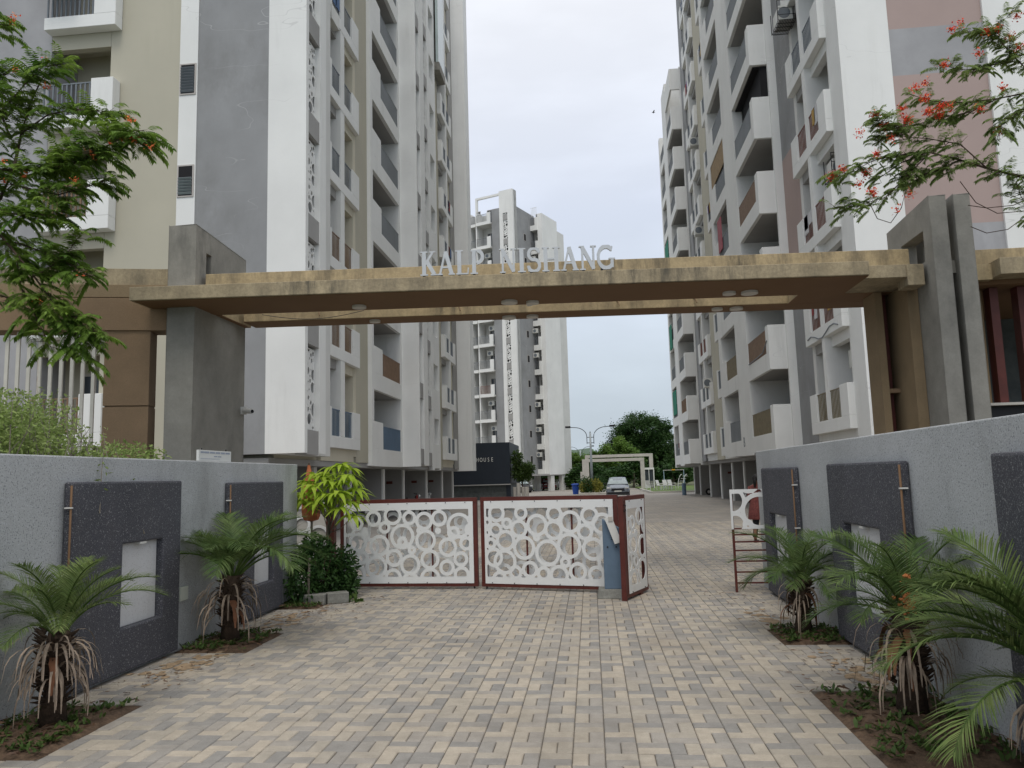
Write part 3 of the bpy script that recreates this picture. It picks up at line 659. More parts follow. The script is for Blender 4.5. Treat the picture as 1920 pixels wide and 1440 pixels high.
for k in range(26):
    u = -1.22-k*0.168
    mb = MB(); lb_box(mb, u-0.026, u+0.026, 0.12, 0.165, 0.2, 4.329 if k % 3 else 4.2); mb.build('bar', 'picket', t)
mb = MB(); lb_box(mb, -9, -1.02, 0.17, 0.2, 2.0, 2.06); mb.build('rail', 'stone', t)

# right guard-house frame beyond the pylons
t = thing('guard_house', 'ochre roofed guard house with dark red steel posts behind right wall', 'guard house', (8.5, 13, 0))
MB().box(6.10, 12, 12.75, 13.05, 4.70, 5.13).build('fascia', 'ochre', t, bevel=.006)
MB().box(6.45, 12, 12.35, 12.74, 4.62, 4.88).build('eave', 'fascia', t, bevel=.006)
MB().box(6.10, 12, 12.76, 16.5, 4.55, 4.69).build('roof_slab', 'ochre_shaded', t)
MB().box(6.10, 6.45, 12.60, 12.74, 4.60, 4.85).build('eave_return', 'ochre', t)
for x, w in ((6.55, .13), (6.98, .15), (7.42, .15), (7.95, .14), (8.6, .14)): MB().box(x, x+w, 12.95, 13.15, 0, 4.54).build('steel_post', 'redmetal', t)
MB().box(6.25, 6.5, 13.1, 13.3, 0, 4.54).build('ochre_column', 'ochre_col', t)
for x in (6.88, 7.3, 7.8): MB().box(x, x+.035, 13.5, 13.54, 2.65, 4.4).build('white_batten', 'pvc', t)
MB().box(6.78, 6.86, 13.5, 13.6, 0, 4.54).build('ochre_column', 'ochre_col', t)
MB().box(6.1, 12, 15.9, 16.0, 0, 4.54).build('back_wall', 'slate', t)  # dark colour stands in for the unlit interior
MB().box(6.2, 12, 12.6, 14.2, 2.60, 2.64).build('shelf', 'stone', t)
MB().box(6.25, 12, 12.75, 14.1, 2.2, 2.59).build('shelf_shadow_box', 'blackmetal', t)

# ------------------------------------------------------------------ gate leaves
c1 = [(.22,.96,.115),(.51,1.045,.13),(.84,1.09,.15),(1.12,1.045,.115),(1.37,.99,.145),(1.62,1.03,.13),(1.95,.9,.20),(.06,.90,.15),(.70,.89,.10),(1.0,.73,.20),(.24,.64,.155),(.61,.58,.17),(1.39,.66,.17),(1.0,.64,.085,.055),(1.76,.54,.15),(1.86,.78,.105),(2.06,.60,.11),(.32,.38,.105),(0.0,.38,.17),(1.16,.50,.07),(.56,.22,.18),(.86,.37,.14),(1.13,.25,.165),(1.46,.34,.155),(1.74,.20,.125),(1.97,.34,.12),(.21,.10,.165),(.84,.04,.14),(1.13,-.02,.14),(1.46,.02,.165),(1.98,.08,.13),(.36,.80,.06),(2.13,.84,.09),(1.30,.83,.06),(1.6,.82,.05)]
c2 = [(.40,.93,.09),(.20,.82,.115),(.92,.90,.17),(.61,.84,.14),(1.20,.82,.15),(1.48,.95,.17),(1.72,.79,.125),(.37,.65,.16),(.11,.60,.09),(.69,.53,.18),(.91,.70,.06,.05),(1.09,.45,.20),(1.45,.57,.19),(1.84,.52,.17),(.16,.37,.15),(.35,.30,.19),(.53,.13,.11),(.78,.18,.13),(1.38,.31,.085),(1.01,.12,.11),(1.27,.10,.15),(1.58,.16,.14),(1.22,1.08,.13),(.22,1.10,.14),(.65,1.10,.11),(1.80,1.05,.14),(.05,.95,.08),(2.0,.92,.16),(2.05,.3,.14),(1.88,.12,.13),(0.02,.78,.09),(.25,.02,.12),(2.06,.66,.09)]
GH = 1.345
def gate_leaf(name, label, p0, p1, circ, z0=0.04, ztop=1.405, double=True, group='gate leaves', fr=.085):
    p0 = Vector((*p0, 0)); p1 = Vector((*p1, 0)); L = (p1-p0).length; ang = math.atan2(p1.y-p0.y, p1.x-p0.x)
    r = thing(name, label, 'gate', (0, 0, 0), 0, group)
    for nm, (a, b, c_, d_) in dict(top_rail=(0, L, ztop-.075, ztop), bottom_rail=(0, L, z0, z0+.075)).items():
        MB().box(a, b, -.035, .035, c_, d_).build(nm, 'redmetal', r, local=True)
    for x in (0, L-fr): MB().box(x, x+fr, -.0295, .0295, z0+.076, ztop-.076).build('stile', 'redmetal', r, local=True)
    if L > 1.6:
        for x in (L*.345, L*.675): MB().box(x-.012, x+.012, -.01, .012, z0+.066, ztop-.061).build('muntin', 'redmetal', r, local=True)
    w = L-fr*1.55; h = ztop-z0-.11
    k = w/2.18 if L > 1.6 else 1
    cc = [(c[0]*k, c[1]*.92+.055, c[2], *(c[3:])) for c in circ]
    fld = ring_field(cc, w, h, .035, .07, .10, .115, .051)
    mb = plate(fld, w, h, int(w/0.0155), int(h/0.0155), 0, .006)
    o = mb.build('ring_panel', 'gatewhite', r, local=True); o.location = (fr*.8, -.043, z0+.05)
    if double:
        cc2 = [(w-c[0], *c[1:]) for c in cc]
        mb = plate(ring_field(cc2, w, h, .035, .07, .10, .115, .051), w, h, int(w/0.026), int(h/0.026), 0, .006)
        o = mb.build('rear_ring_panel', 'gatewhite', r, local=True); o.location = (fr*.8, .05, z0+.05)
    sc_b = MB()
    nb = max(2, int(L/.32))
    for i in range(nb):
        for zz in (z0+.062, ztop-.072): sc_b.tube([(fr+.1+(L-2*fr-.2)*i/(nb-1), -.052, zz), (fr+.1+(L-2*fr-.2)*i/(nb-1), -.040, zz)], .008, 6)
    sc_b.build('bolts', 'blackmetal', r, local=True)
    r.location = p0; r.rotation_euler = (0, 0, ang)
    return r, L
g1, L1 = gate_leaf('gate_leaf', 'left closed gate leaf, white ring panel in a dark red frame', (-4.06, 12.30), (-1.80, 12.12), c1)
MB().box(L1-.08, L1-.06, -.01, .01, -0.02, .04).build('drop_bolt', 'blackmetal', g1, local=True)
g2, L2 = gate_leaf('gate_leaf', 'middle gate leaf of white rings behind the blue barrier post', (-1.735, 12.10), (.37, 11.50), c2)
MB().box(.06, .08, -.01, .01, -0.02, .04).build('drop_bolt', 'blackmetal', g2, local=True)
g3, L3 = gate_leaf('gate_leaf', 'narrow folded end gate leaf turned towards the camera by the barrier', (.40, 10.80), (.74, 11.62), [(c[0], c[1], c[2]*1.0) for c in c1 if c[0] < 1.05], z0=.03, ztop=1.40, double=False)
MB().box(-.045, -.002, -.035, .035, 0, 1.38).build('hinge_post', 'redmetal', g3, local=True)
MB().box(.55, .66, -.03, .03, -.0, .03).build('wheel_box', 'redmetal', g3, local=True)
MB().tube([(-.02, -.04, 1.2), (.02, -.05, 1.2), (.02, -.05, 1.28), (-.02, -.05, 1.28)], .01, 6).build('latch', 'blackmetal', g3, local=True)
for x, zt in ((-4.30, 1.41),):
    t = thing('gate_post', 'dark red steel gate post beside the bright green plant', 'post', (x, 12.33, 0))
    MB().box(x, x+.13, 12.27, 12.40, 0, zt).build('post', 'redmetal', t, bevel=.004)
    MB().box(x+.131, -4.07, 12.3, 12.36, 1.345, 1.405).build('arm', 'redmetal', t)
# pale fixed ring panel left of the gate
t = thing('fixed_ring_panel', 'pale cream fixed ring panel behind the orange folded parasol', 'panel', (-4.7, 12.7, 0))
MB().box(-5.05, -4.36, 12.7, 12.9, 0, 1.38).build('pier', 'stone', t, bevel=.01)
fl = ring_field([(.16, .95, .15), (.45, .75, .19), (.18, .45, .2), (.5, .25, .17), (.3, 1.15, .12)], .62, 1.25, .03, .03, .04, .04, .045)
o = plate(fl, .62, 1.25, 30, 60, 0, .012).build('ring_panel', 'gatewhite', t, local=True); o.location = (-5.02+4.7, 12.67-12.7, .06)
# stub leaf at the right wall
r = thing('gate_leaf', 'open gate leaf stub with white rings above red bars at right wall', 'gate', (2.0, 11.40, 0), 0)
fl = ring_field([(.02, .40, .20), (.27, .66, .16, .05), (.40, .25, .26, .06), (.06, .08, .16), (.23, .06, .075, .04), (.62, .62, .2, .05)], .52, .56, .03, .005, .0, .0, .05)
o = plate(lambda X, Z: np.maximum(fl(X, Z), np.minimum(Z-.50+.0*X, .16-X)), .52, .56, 34, 36, 0, .008).build('ring_panel', 'gatewhite', r, local=True); o.location = (-.04, -.04, .88)
MB().box(-.03, .0, -.02, .02, 0, 1.40).build('stile', 'redmetal', r, local=True)
for z in (.12, .27, .42, .57, .69, .79, .875): MB().box(.001, .49, -.012, .012, z, z+.02).build('bar', 'redmetal', r, local=True)
MB().box(.0, .49, -.015, .015, 1.40, 1.43).build('top_rail', 'redmetal', r, local=True)

# barrier
t = thing('boom_barrier', 'blue-grey boom barrier cabinet on a dark concrete plinth', 'barrier', (.22, 11.1, 0))
pb = MB(); pb.v = []
pb.add([(.02, 10.96, 0), (.42, 10.93, 0), (.42, 11.32, 0), (.02, 11.32, 0), (.05, 10.99, .125), (.40, 10.99, .125), (.40, 11.3, .125), (.05, 11.3, .125)], [(0,3,2,1),(4,5,6,7),(0,1,5,4),(1,2,6,5),(2,3,7,6),(3,0,4,7)])
pb.build('plinth', 'block', t, bevel=.012)
pb = MB(); pb.add([(.13, 11.0, .126), (.37, 11.0, .126), (.37, 11.27, .126), (.13, 11.27, .126), (.13, 11.0, 1.08), (.37, 11.0, .95), (.37, 11.27, .95), (.13, 11.27, 1.08)], [(0,3,2,1),(4,5,6,7),(0,1,5,4),(1,2,6,5),(2,3,7,6),(3,0,4,7)])
pb.build('cabinet', 'bluebox', t, bevel=.008)
for z in (.80, .825, .85): MB().box(.24, .35, 10.992, 10.999, z, z+.008).build('vent_slot', 'blackmetal', t)
for x in (.19, .31): MB().tube([(x, 10.99, .70), (x, 10.999, .70)], .012, 8).build('lock', 'blackmetal', t)
pb = MB(); pb.obox((.16, 10.93, 1.10), (.10, 0, .03), (0, .05, 0), (.13, 0, -.36)); pb.build('arm_clamp', 'pvc', t, bevel=.004)
pb = MB(); pb.box(.215, .275, 10.915, 10.93, 1.06, 1.12); pb.build('clamp_plate', 'stone', t)

# ------------------------------------------------------------------ apartment towers
wr = random.Random(77)
M['drape'] = mat('pale_drape', (0.34, 0.33, 0.30), var=0.25, scale=6)
CLOTH = [mat('laundry_%s' % a, c_, var=0.15, scale=5) for a, c_ in zip(('blue', 'white', 'red', 'ochre', 'violet'), ((.10, .17, .30), (.55, .55, .56), (.30, .06, .06), (.40, .26, .08), (.22, .14, .28)))]
class Facade:
    """side facade: s = distance along y, a = |x| ; smaller a is further out towards the drive"""
    def __init__(s, root, sg_): s.r = root; s.g = sg_
    def B(s, mb, s0, s1, a0, a1, z0, z1, mi=0): return mb.box(s.g*a0, s.g*a1, s0, s1, z0, z1, mi)
    def part(s, name, m_, *bx, parent=None, label=None, bevel=0):
        mb = MB()
        for b_ in bx: s.B(mb, *b_)
        o = mb.build(name, m_, parent or s.r, bevel=bevel)
        if label: o['label'] = label
        return o
def railing(fc, parent, s0, s1, a, z0, z1, m_, style='bars', step=.13, bw=.03):
    mb = MB()
    fc.B(mb, s0, s1, a, a+.03, z1-.035, z1)
    if style == 'bars':
        n_ = max(2, int((s1-s0)/step))
        for i in range(n_):
            x = s0+(s1-s0)*(i+.5)/n_; fc.B(mb, x-bw/2, x+bw/2, a+.004, a+.026, z0, z1-.036)
    else:
        fc.B(mb, s0, s1, a+.010, a+.02, z0, z1-.036)
        n_ = max(2, int((s1-s0)/.16))
        for i in range(n_): x = s0+(s1-s0)*(i+.5)/n_; fc.B(mb, x-.016, x+.016, a+.0, a+.0095, z0, z1-.037)
    ro = mb.build('railing', m_, parent)
    if wr.random() < .16:
        for _ in range(wr.randint(1, 3)):
            q = s0+.05+wr.random()*(s1-s0-.45); w_ = wr.uniform(.25, .45); mb = MB(); fc.B(mb, q, min(q+w_, s1), a-.025, a-.003, z1-wr.uniform(.35, .7), z1+.01); mb.build('laundry', wr.choice(CLOTH), parent)
    return ro
def window(fc, parent, s0, s1, a, z0, z1, n_=2, glass='glass', name='window'):
    """frame set on the wall plane a, facing outwards"""
    mb = MB(); f = .05
    fc.B(mb, s0, s1, a-.03, a-.002, z1-f, z1); fc.B(mb, s0, s1, a-.03, a-.002, z0, z0+f)
    for i in range(n_+1):
        x = s0+(s1-s0-f)*i/n_; fc.B(mb, x, x+f, a-.03, a-.002, z0+f+.001, z1-f-.001)
    o = mb.build(name, 'frame', parent)
    mb = MB(); fc.B(mb, s0+.01, s1-.01, a-.012, a-.003, z0+.01, z1-.01); mb.build('pane', wr.choice(['glass', 'glass', 'glass', 'glasslt', 'drape']), o)
    if wr.random() < .35:
        q = s0+.06+wr.random()*(s1-s0)*.4; mb = MB(); fc.B(mb, q, q+(s1-s0)*.35, a-.016, a-.0125, z0+.05, z1-.05); mb.build('curtain', wr.choice(['drape', 'cream', 'curtain', 'rail_grey']), o)
    return o
def air_con(root, x0, x1, y0, y1, z0, cage=False, face='y'):
    """outdoor unit box between corners, fan grille on the face towards -y"""
    mb = MB(); mb.box(x0, x1, y0, y1, z0, z0+.55)
    o = mb.build('air_conditioner', 'ac', root, bevel=.015)
    cx = min(x0, x1)+abs(x1-x0)*.38; yf = min(y0, y1)
    g_ = MB(); g_.tube([(cx, yf-.012, z0+.275), (cx, yf-.001, z0+.275)], .21, 18); g_.build('fan_grille', 'rail_grey', o)
    if cage:
        k = MB()
        xa, xb = min(x0, x1)-.06, max(x0, x1)+.06; ya, yb = yf-.08, max(y0, y1)+.05
        for i in range(12): k.box(xa+(xb-xa)*i/11-.008, xa+(xb-xa)*i/11+.008, ya, yb, z0-.07, z0-.05)
        for i in range(5): k.box(xa, xb, ya+(yb-ya)*i/4-.008, ya+(yb-ya)*i/4+.008, z0-.049, z0-.03)
        for x in (xa, xb):
            for y in (ya, yb): k.box(x-.012, x+.012, y-.012, y+.012, z0-.05, z0+.7)
        for z in (z0+.15, z0+.4, z0+.69):
            k.box(xa, xb, ya-.008, ya+.008, z, z+.015)
        k.build('cage', 'blackmetal', o)
    return o

def boxbay(fc, s0, s1, a0, awall, base, floors, segs, rails, lintel=('grey2', 'cream'), inner=1.1, mull=None, wallm='cream', acs=()):
    """protruding U-shaped white balcony boxes. segs: (near solid end, far solid start)"""
    n0, f0 = segs
    ar = awall+inner
    for k in range(floors):
        b = base+3*k
        o = fc.part('balcony', 'white', (s0, s1, a0, awall, b+.43, b+.82), (s0, n0, a0, awall, b+.821, b+1.77), (f0, s1, a0, awall, b+.821, b+1.75), bevel=.01)
        for (ra, rb) in rails[0]:
            m_ = rails[1](k); railing(fc, o, ra, rb, a0+.05, b+.82, b+1.72, m_, 'bars')
        # inner slab, lintels
        fc.part('slab', 'white2', (s0+.15, s1-.1, awall-.02, ar, b+.425, b+.60), parent=o)
        mid = (mull[0]+mull[1])/2 if mull else (s0+s1)/2
        fc.part('lintel', lintel[0], (s0+.1, mid-.01, awall+.02, awall+.25, b+3.10, b+3.424), parent=o)
        fc.part('lintel', lintel[1], (mid+.01, s1-.3, awall+.02, awall+.25, b+3.10, b+3.424), parent=o)
        wn = window(fc, fc.r, mid+.35, s1-.65, ar, b+.75, b+2.75, 2)
        wn = window(fc, fc.r, s0+.45, mid-.3, ar, b+.75, b+2.75, 2)
    top = base+3*floors+.43
    if mull: fc.part('mullion_pier', 'white', (mull[0], mull[1], a0+.012, awall+inner-.01, base+.83, top))
    fc.part('side_wall', wallm, (s0-.12, s0+.099, awall, ar+.2, base+.2, top))
    fc.part('side_wall', wallm, (s1-.30, s1+.0, awall, ar+.2, base+.2, top))
    fc.part('base_wall', wallm, (s0+.1, s1-.301, awall, ar+.2, base, base+.424))

def openbay(fc, s0, s1, a0, base, floors, solid, rail, railm, depth=1.9, near=True, style='screen', stain=None):
    """flush loggia. solid=(sa,sb) high parapet ; rail=(ra,rb)"""
    for k in range(floors):
        b = base+3*k
        bx = [(s0, s1, a0, a0+.16, b-.03, b+.66)]
        if solid: bx.append((solid[0], solid[1], a0, a0+.16, b+.661, b+1.72))
        o = fc.part('balcony', 'white', *bx, bevel=.008)
        railing(fc, o, rail[0], rail[1], a0+.03, b+.66, b+1.60, railm(k), style)
        fc.part('slab', 'grey2', (s0, s1, a0+.161, a0+depth, b-.025, b+.12), parent=o)
        w = window(fc, fc.r, s0+(s1-s0)*.42, s1-.35, a0+depth, b+.2, b+2.4, 3 if s1-s0 > 3.6 else 2)
    fc.part('back_wall', 'white2', (s0-.05, s1+.05, a0+depth+.001, a0+depth+.3, base, base+3*floors))

TOPL = 36.6
# ---- left tower
TL = thing('apartment_tower', 'tall white, grey and beige apartment tower filling the left side', 'apartment block', (-14, 35, 0))
fl_ = Facade(TL, -1)
BASE = 2.40; NF = 11
# core set back behind the loggias, then full height piers
fl_.part('core_wall', 'cream', (23.0, 50.3, 10.35, 24, BASE, TOPL))
fl_.part('soffit', 'grey2', (19.75, 50.3, 8.5, 24, BASE-.18, BASE-.001))
# front block
FY = 19.6
fl_.part('front_white_wall', 'white', (FY, FY+.14, 7.45, 8.54, BASE+.1, TOPL))
fl_.part('front_grey_wall', 'grey', (FY+.004, FY+.6, 8.541, 10.62, BASE+.1, TOPL))
fl_.part('corner_return', 'white', (FY+.141, FY+.20, 7.45, 7.9, BASE+.1, TOPL))
fl_.part('inner_wall', 'white2', (FY+.141, 23.2, 8.0, 8.54, BASE+.1, TOPL))
fl_.part('side_fin', 'white', (20.72, 21.22, 7.45, 7.999, BASE+.1, TOPL))
fl_.part('beige_return', 'beige', (FY+.61, 23.5, 8.545, 10.3, BASE, TOPL))
# louvre window strip
fl_.part('stair_strip', 'white', (FY-.02, FY+.5, 10.625, 11.16, 0.0, TOPL))
for k in range(11):
    z = 3.68+3*k
    if z+1 > TOPL: break
    mb = MB(); mb.box(-11.14, -10.66, FY-.045, FY-.021, z, z+.93); w = mb.build('louvre_window', 'frame', TL)
    mb = MB(); mb.box(-11.10, -10.70, FY-.05, FY-.046, z+.04, z+.89); mb.build('pane', 'black', w)
    mb = MB()
    for q in range(9 if k % 2 else 6):
        zz = z+.07+q*.085
        mb.add([(-11.10, FY-.052, zz), (-10.70, FY-.052, zz), (-10.70, FY-.09, zz+.05), (-11.10, FY-.09, zz+.05), (-11.10, FY-.050, zz+.006), (-10.70, FY-.050, zz+.006), (-10.70, FY-.088, zz+.056), (-11.10, FY-.088, zz+.056)], [(0,3,2,1),(4,5,6,7),(0,1,5,4),(1,2,6,5),(2,3,7,6),(3,0,4,7)])
    mb.build('louvre', 'glasslt' if k % 2 == 0 else 'rail_grey', w)
# beige wall with balconies on the front, openings -13.3 .. -15.1
fl_.part('beige_wall', 'beige', (FY+.03, FY+1.5, 11.165, 13.28, 0, TOPL))
fl_.part('far_left_wall', 'lgrey', (FY+.03, FY+1.5, 15.12, 24, 0, TOPL))
fl_.part('loggia_back', 'beige', (FY+1.2, FY+1.5, 13.28, 15.12, 0, TOPL))
for k in range(11):
    b = BASE+3*k
    o = MB().box(-15.13, -12.96, FY-.32, FY+.02, b+.43, b+.80).box(-13.62, -12.96, FY-.32, FY+.02, b+.801, b+1.85).build('balcony', 'white', TL, bevel=.012)
    fl_.part('slab', 'beige', (FY+.031, FY+1.19, 13.29, 15.11, b+.42, b+.62), parent=o)
    fl_.part('lintel', 'beige', (FY+.031, FY+.25, 13.29, 15.11, b+2.98, b+3.419), parent=o)
    mb = MB(); mb.box(-15.1, -13.63, FY-.30, FY-.26, b+1.72, b+1.76)
    for i in range(11): x = -15.05+i*.138; mb.box(x-.022, x+.022, FY-.295, FY-.265, b+.80, b+1.719)
    mb.build('railing', 'rail_grey' if k > 2 else 'rail_brown', o)
    mb = MB(); y = FY+1.17
    mb.box(-14.6, -13.32, y, y+.028, b+2.55, b+2.62); mb.box(-14.6, -13.32, y, y+.028, b+.75, b+.82)
    for i in range(4): x = -14.6+i*.403; mb.box(x, x+.07, y, y+.028, b+.821, b+2.549)
    w = mb.build('window', 'frame', TL); MB().box(-14.58, -13.34, y+.012, y+.02, b+.8, b+2.6).build('pane', 'glass', w)
air_con(TL, -15.0, -14.15, FY-.85, FY-.45, 15.95, cage=True)
# jali recess on the side of the front block
def jali_plate(h=2.25, w=.9, dx=.018, seed=3):
    random.seed(seed); circ = []
    for _ in range(900):
        r = random.choice([.21, .17, .12, .085, .06]); x = random.uniform(0, w); z = random.uniform(0, h)
        if all(math.hypot(x-c[0], z-c[1]) > (r+c[2])*.93 for c in circ): circ.append((x, z, r))
    f0 = ring_field(circ, w, h, .03, .03, .03, .03, .034)
    def f(X, Z):
        g = f0(X, Z); inside = np.zeros(X.shape, bool)
        for c in circ: inside |= np.hypot(X-c[0], Z-c[1]) < c[2]
        # between the circles the sheet is solid
        g2 = np.full(X.shape, -9.)
        dmin = np.min([np.hypot(X-c[0], Z-c[1])-(c[2]-.018) for c in circ], axis=0)
        return np.maximum(np.maximum.reduce([.03-X, X-(w-.03), .03-Z, Z-(h-.03)]), dmin)
    return plate(f, w, h, int(w/dx), int(h/dx), 0, .03)
jm = jali_plate().build('jali_screen', 'white', TL, local=True); C.objects.unlink(jm); jmesh = jm.data; bpy.data.objects.remove(jm)
jm2 = jali_plate(2.2, .75, .026, 5).build('x', 'white', TL, local=True); C.objects.unlink(jm2); jmesh2 = jm2.data; bpy.data.objects.remove(jm2)
fl_.part('jali_shade_sheet', 'black', (FY+.21, 20.70, 7.80, 7.82, BASE+.1, TOPL))  # black sheet painting the shade seen through the jali holes
for k in range(11):
    b = 2.46+3*k
    fl_.part('jali_spandrel', 'grey2', (FY+.205, 20.715, 7.475, 7.79, b+.005, b+.66))
    inst('jali_screen', jmesh, TL, (-7.60+14, 19.81-35, b+.69), (0, 0, math.pi/2))
# side bays
fl_.part('side_wall', 'cream', (21.23, 23.43, 8.55, 9.6, BASE, TOPL))
railm_l = lambda k: 'rail_blue' if k == 0 else ('rail_brown' if k in (1, 2) else 'rail_grey')
boxbay(fl_, 23.55, 27.35, 8.30, 8.46, BASE, NF, (24.25, 26.52), ([(24.26, 25.19), (25.63, 26.51)], railm_l), mull=(25.2, 25.62))
fl_.part('beige_pier', 'beige', (27.351, 28.9, 8.46, 10.3, BASE, TOPL))
fl_.part('white_pier', 'white', (28.901, 29.2, 8.30, 10.3, BASE-.1, TOPL))
openbay(fl_, 29.2, 33.55, 8.301, BASE-.12+.03, NF, (29.2, 30.5), (30.5, 33.5), lambda k: 'rail_blue' if k == 0 else ('rail_brown' if k == 1 else 'rail_screen'), depth=2.0)
fl_.part('white_pier', 'white', (33.551, 33.72, 8.30, 10.3, BASE-.1, TOPL))
fl_.part('projecting_fin', 'white', (33.721, 33.86, 7.50, 10.3, BASE-.1, TOPL))
fl_.part('jali_shade_sheet', 'black', (33.87, 34.66, 7.84, 7.86, BASE, TOPL))  # black sheet in place of the shaded recess
fl_.part('projecting_fin', 'white', (34.67, 35.6, 7.50, 10.3, BASE-.05, TOPL))
for k in range(11):
    b = 2.40+3*k
    fl_.part('jali_spandrel', 'grey2', (33.861, 34.669, 7.53, 7.83, b, b+.70))
    inst('jali_screen', jmesh2, TL, (-7.66+14, 33.89-35, b+.72), (0, 0, math.pi/2))
fl_.part('side_wall', 'cream', (35.61, 39.5, 8.46, 10.3, BASE, TOPL))
fl_.part('jali_shade_sheet', 'black', (39.501, 40.3, 8.62, 8.64, BASE, TOPL))
for k in range(11):
    b = 2.40+3*k
    fl_.part('jali_spandrel', 'grey2', (39.501, 40.299, 8.33, 8.61, b, b+.70))
    inst('jali_screen', jmesh2, TL, (-8.45+14, 39.53-35, b+.72), (0, 0, math.pi/2))
# white wall pierced by square windows
for k in range(12):
    b = 2.30+3*k
    z0 = b; z1 = min(b+1.3, TOPL)
    if z0 < TOPL: fl_.part('white_wall', 'white', (40.9, 42.15, 8.30, 8.7, b-(.3 if k else 0), z1))
fl_.part('white_pier', 'white', (40.301, 40.899, 8.30, 10.3, 2.2, TOPL))
fl_.part('white_pier', 'white', (42.151, 42.55, 8.30, 10.3, 2.2, TOPL))
fl_.part('window_back', 'white2', (40.9, 42.15, 8.95, 9.0, 2.3, TOPL))
fl_.part('beige_pier', 'beige', (42.551, 43.85, 8.46, 10.3, 2.3, TOPL))
boxbay(fl_, 43.9, 47.5, 8.22, 8.46, BASE, NF, (44.5, 46.9), ([(44.51, 45.5), (45.81, 46.89)], lambda k: 'rail_grey'), mull=(45.51, 45.8))
fl_.part('grey_pier', 'grey2', (47.51, 49.0, 8.40, 10.3, 2.3, TOPL))
fl_.part('end_column', 'white', (49.001, 50.5, 7.50, 10.3, 2.2, TOPL+.6))
fl_.part('top_parapet', 'white', (23.0, 50.2, 10.31, 10.349, TOPL-2, TOPL+.8))
# enclosed glass balcony near the far top, AC units
fl_.part('glass_enclosure', 'glasspale', (42.56, 44.4, 8.05, 8.21, 26.4, TOPL))
fl_.part('enclosure_base', 'concrete', (42.56, 44.4, 8.0, 8.4, 25.9, 26.39))
air_con(TL, -8.75, -8.25, 24.1, 24.9, 17.6)
air_con(TL, -9.6, -8.8, 45.0, 45.5, 7.6)
air_con(TL, -9.6, -8.8, 32.6, 33.1, 12.2)
# stilts
pm_ = 'white2'
for i, y in enumerate([21.0, 24.3, 28.0, 32.7, 36.3, 41.5, 46.0, 49.6]):
    o = fl_.part('stilt_wall', 'grey2', (y, y+.28, 9.0, 12.4, 0, BASE-.19)); fl_.part('wall_edge', 'white', (y-.005, y+.285, 8.92, 8.999, 0, BASE-.19), parent=o)  # shade put into the grey of the faces, ends kept white as lit
    if i in (2, 4, 5, 6): MB().box(-9.75, -9.45, y-.012, y-.002, 1.55, 1.68).build('bay_sign', 'signred', o)
fl_.part('rear_stilt_wall', 'grey2', (20, 50, 19.0, 19.3, 0, BASE-.19))
# ---- right tower
TR = thing('apartment_tower', 'tall white, pink and grey apartment tower filling the right side', 'apartment block', (14, 42, 0))
fr_ = Facade(TR, 1)
fr_.part('core_wall', 'white2', (22.2, 63.0, 9.75, 24, BASE, TOPL-5.6))
fr_.part('upper_core_wall', 'white2', (22.2, 53.7, 9.751, 24, TOPL-5.599, TOPL))
fr_.part('soffit', 'grey2', (22.2, 63.0, 7.9, 24, BASE-.18, BASE-.001))
fr_.part('front_corner_wall', 'white', (22.0, 22.15, 7.70, 9.12, 0, TOPL))
fr_.part('side_corner_wall', 'white', (22.151, 23.05, 7.70, 9.7, BASE, TOPL))
# front pink wall with grey bands
bands = [(0, 6.95, 'pink'), (6.95, 8.40, 'lgrey'), (8.40, 12.90, 'pink'), (12.90, 14.33, 'lgrey'), (14.33, 18.9, 'pink'), (18.9, 20.3, 'lgrey'), (20.3, 24.9, 'pink'), (24.9, 26.3, 'lgrey'), (26.3, 36.6, 'pink')]
for (z0, z1, m_) in bands: fr_.part('%s_band' % ('pink' if m_ == 'pink' else 'grey'), m_, (22.03, 22.4, 9.121, 11.72, z0, z1))
fr_.part('front_white_wall', 'white', (21.95, 22.5, 11.721, 24, 0, TOPL))
railm_r = lambda k: 'rail_olive' if k == 0 else ('rail_red' if k in (1, 2, 3) else 'rail_grey')
boxbay(fr_, 23.05, 26.9, 7.50, 7.71, BASE, NF, (23.77, 26.2), ([(23.78, 24.84), (25.16, 26.19)], railm_r), lintel=('white', 'grey2'), mull=(24.85, 25.15), wallm='white2')
for (z0, z1, m_) in [(BASE, 8.4, 'grey'), (8.4, 13.4, 'pink'), (13.4, TOPL, 'grey')]: fr_.part('%s_pier' % ('pink' if m_ == 'pink' else 'grey'), m_, (26.901, 29.14, 7.76, 9.7, z0, z1))
fr_.part('thin_column', 'white', (29.141, 29.30, 7.46, 9.7, BASE-.1, TOPL))
def projbay(fc, s0, s1, aout, ain, base, floors, railm, ends=.45, depth=2.6):
    """balcony boxes standing out from the wall, with a solid end facing the camera"""
    for k in range(floors):
        b = base+3*k
        o = fc.part('balcony', 'white', (s0, s0+.14, aout, ain-.001, b, b+1.68), (s0+.141, s0+ends, aout, aout+.14, b, b+1.68), (s0+ends+.001, s1, aout, aout+.14, b, b+.66), bevel=.01)
        railing(fc, o, s0+ends+.01, s1-.05, aout+.03, b+.66, b+1.58, railm(k), 'screen')
        fc.part('slab', 'grey2', (s0+.141, s1, aout+.141, aout+depth, b+.002, b+.14), parent=o)
        window(fc, fc.r, s0+.8, s1-.6, aout+depth+.02, b+.2, b+2.5, 3)
    fc.part('back_wall', 'grey2', (s0, s1, aout+depth+.021, aout+depth+.2, base, base+3*floors))
projbay(fr_, 29.2, 33.05, 6.80, 7.459, 2.43, NF, lambda k: 'rail_olive' if k == 0 else ('rail_brown' if k in (1, 2, 3) else 'rail_screen'))
fr_.part('balcony_side_wall', 'cream', (29.31, 29.5, 8.1, 9.5, BASE, TOPL))
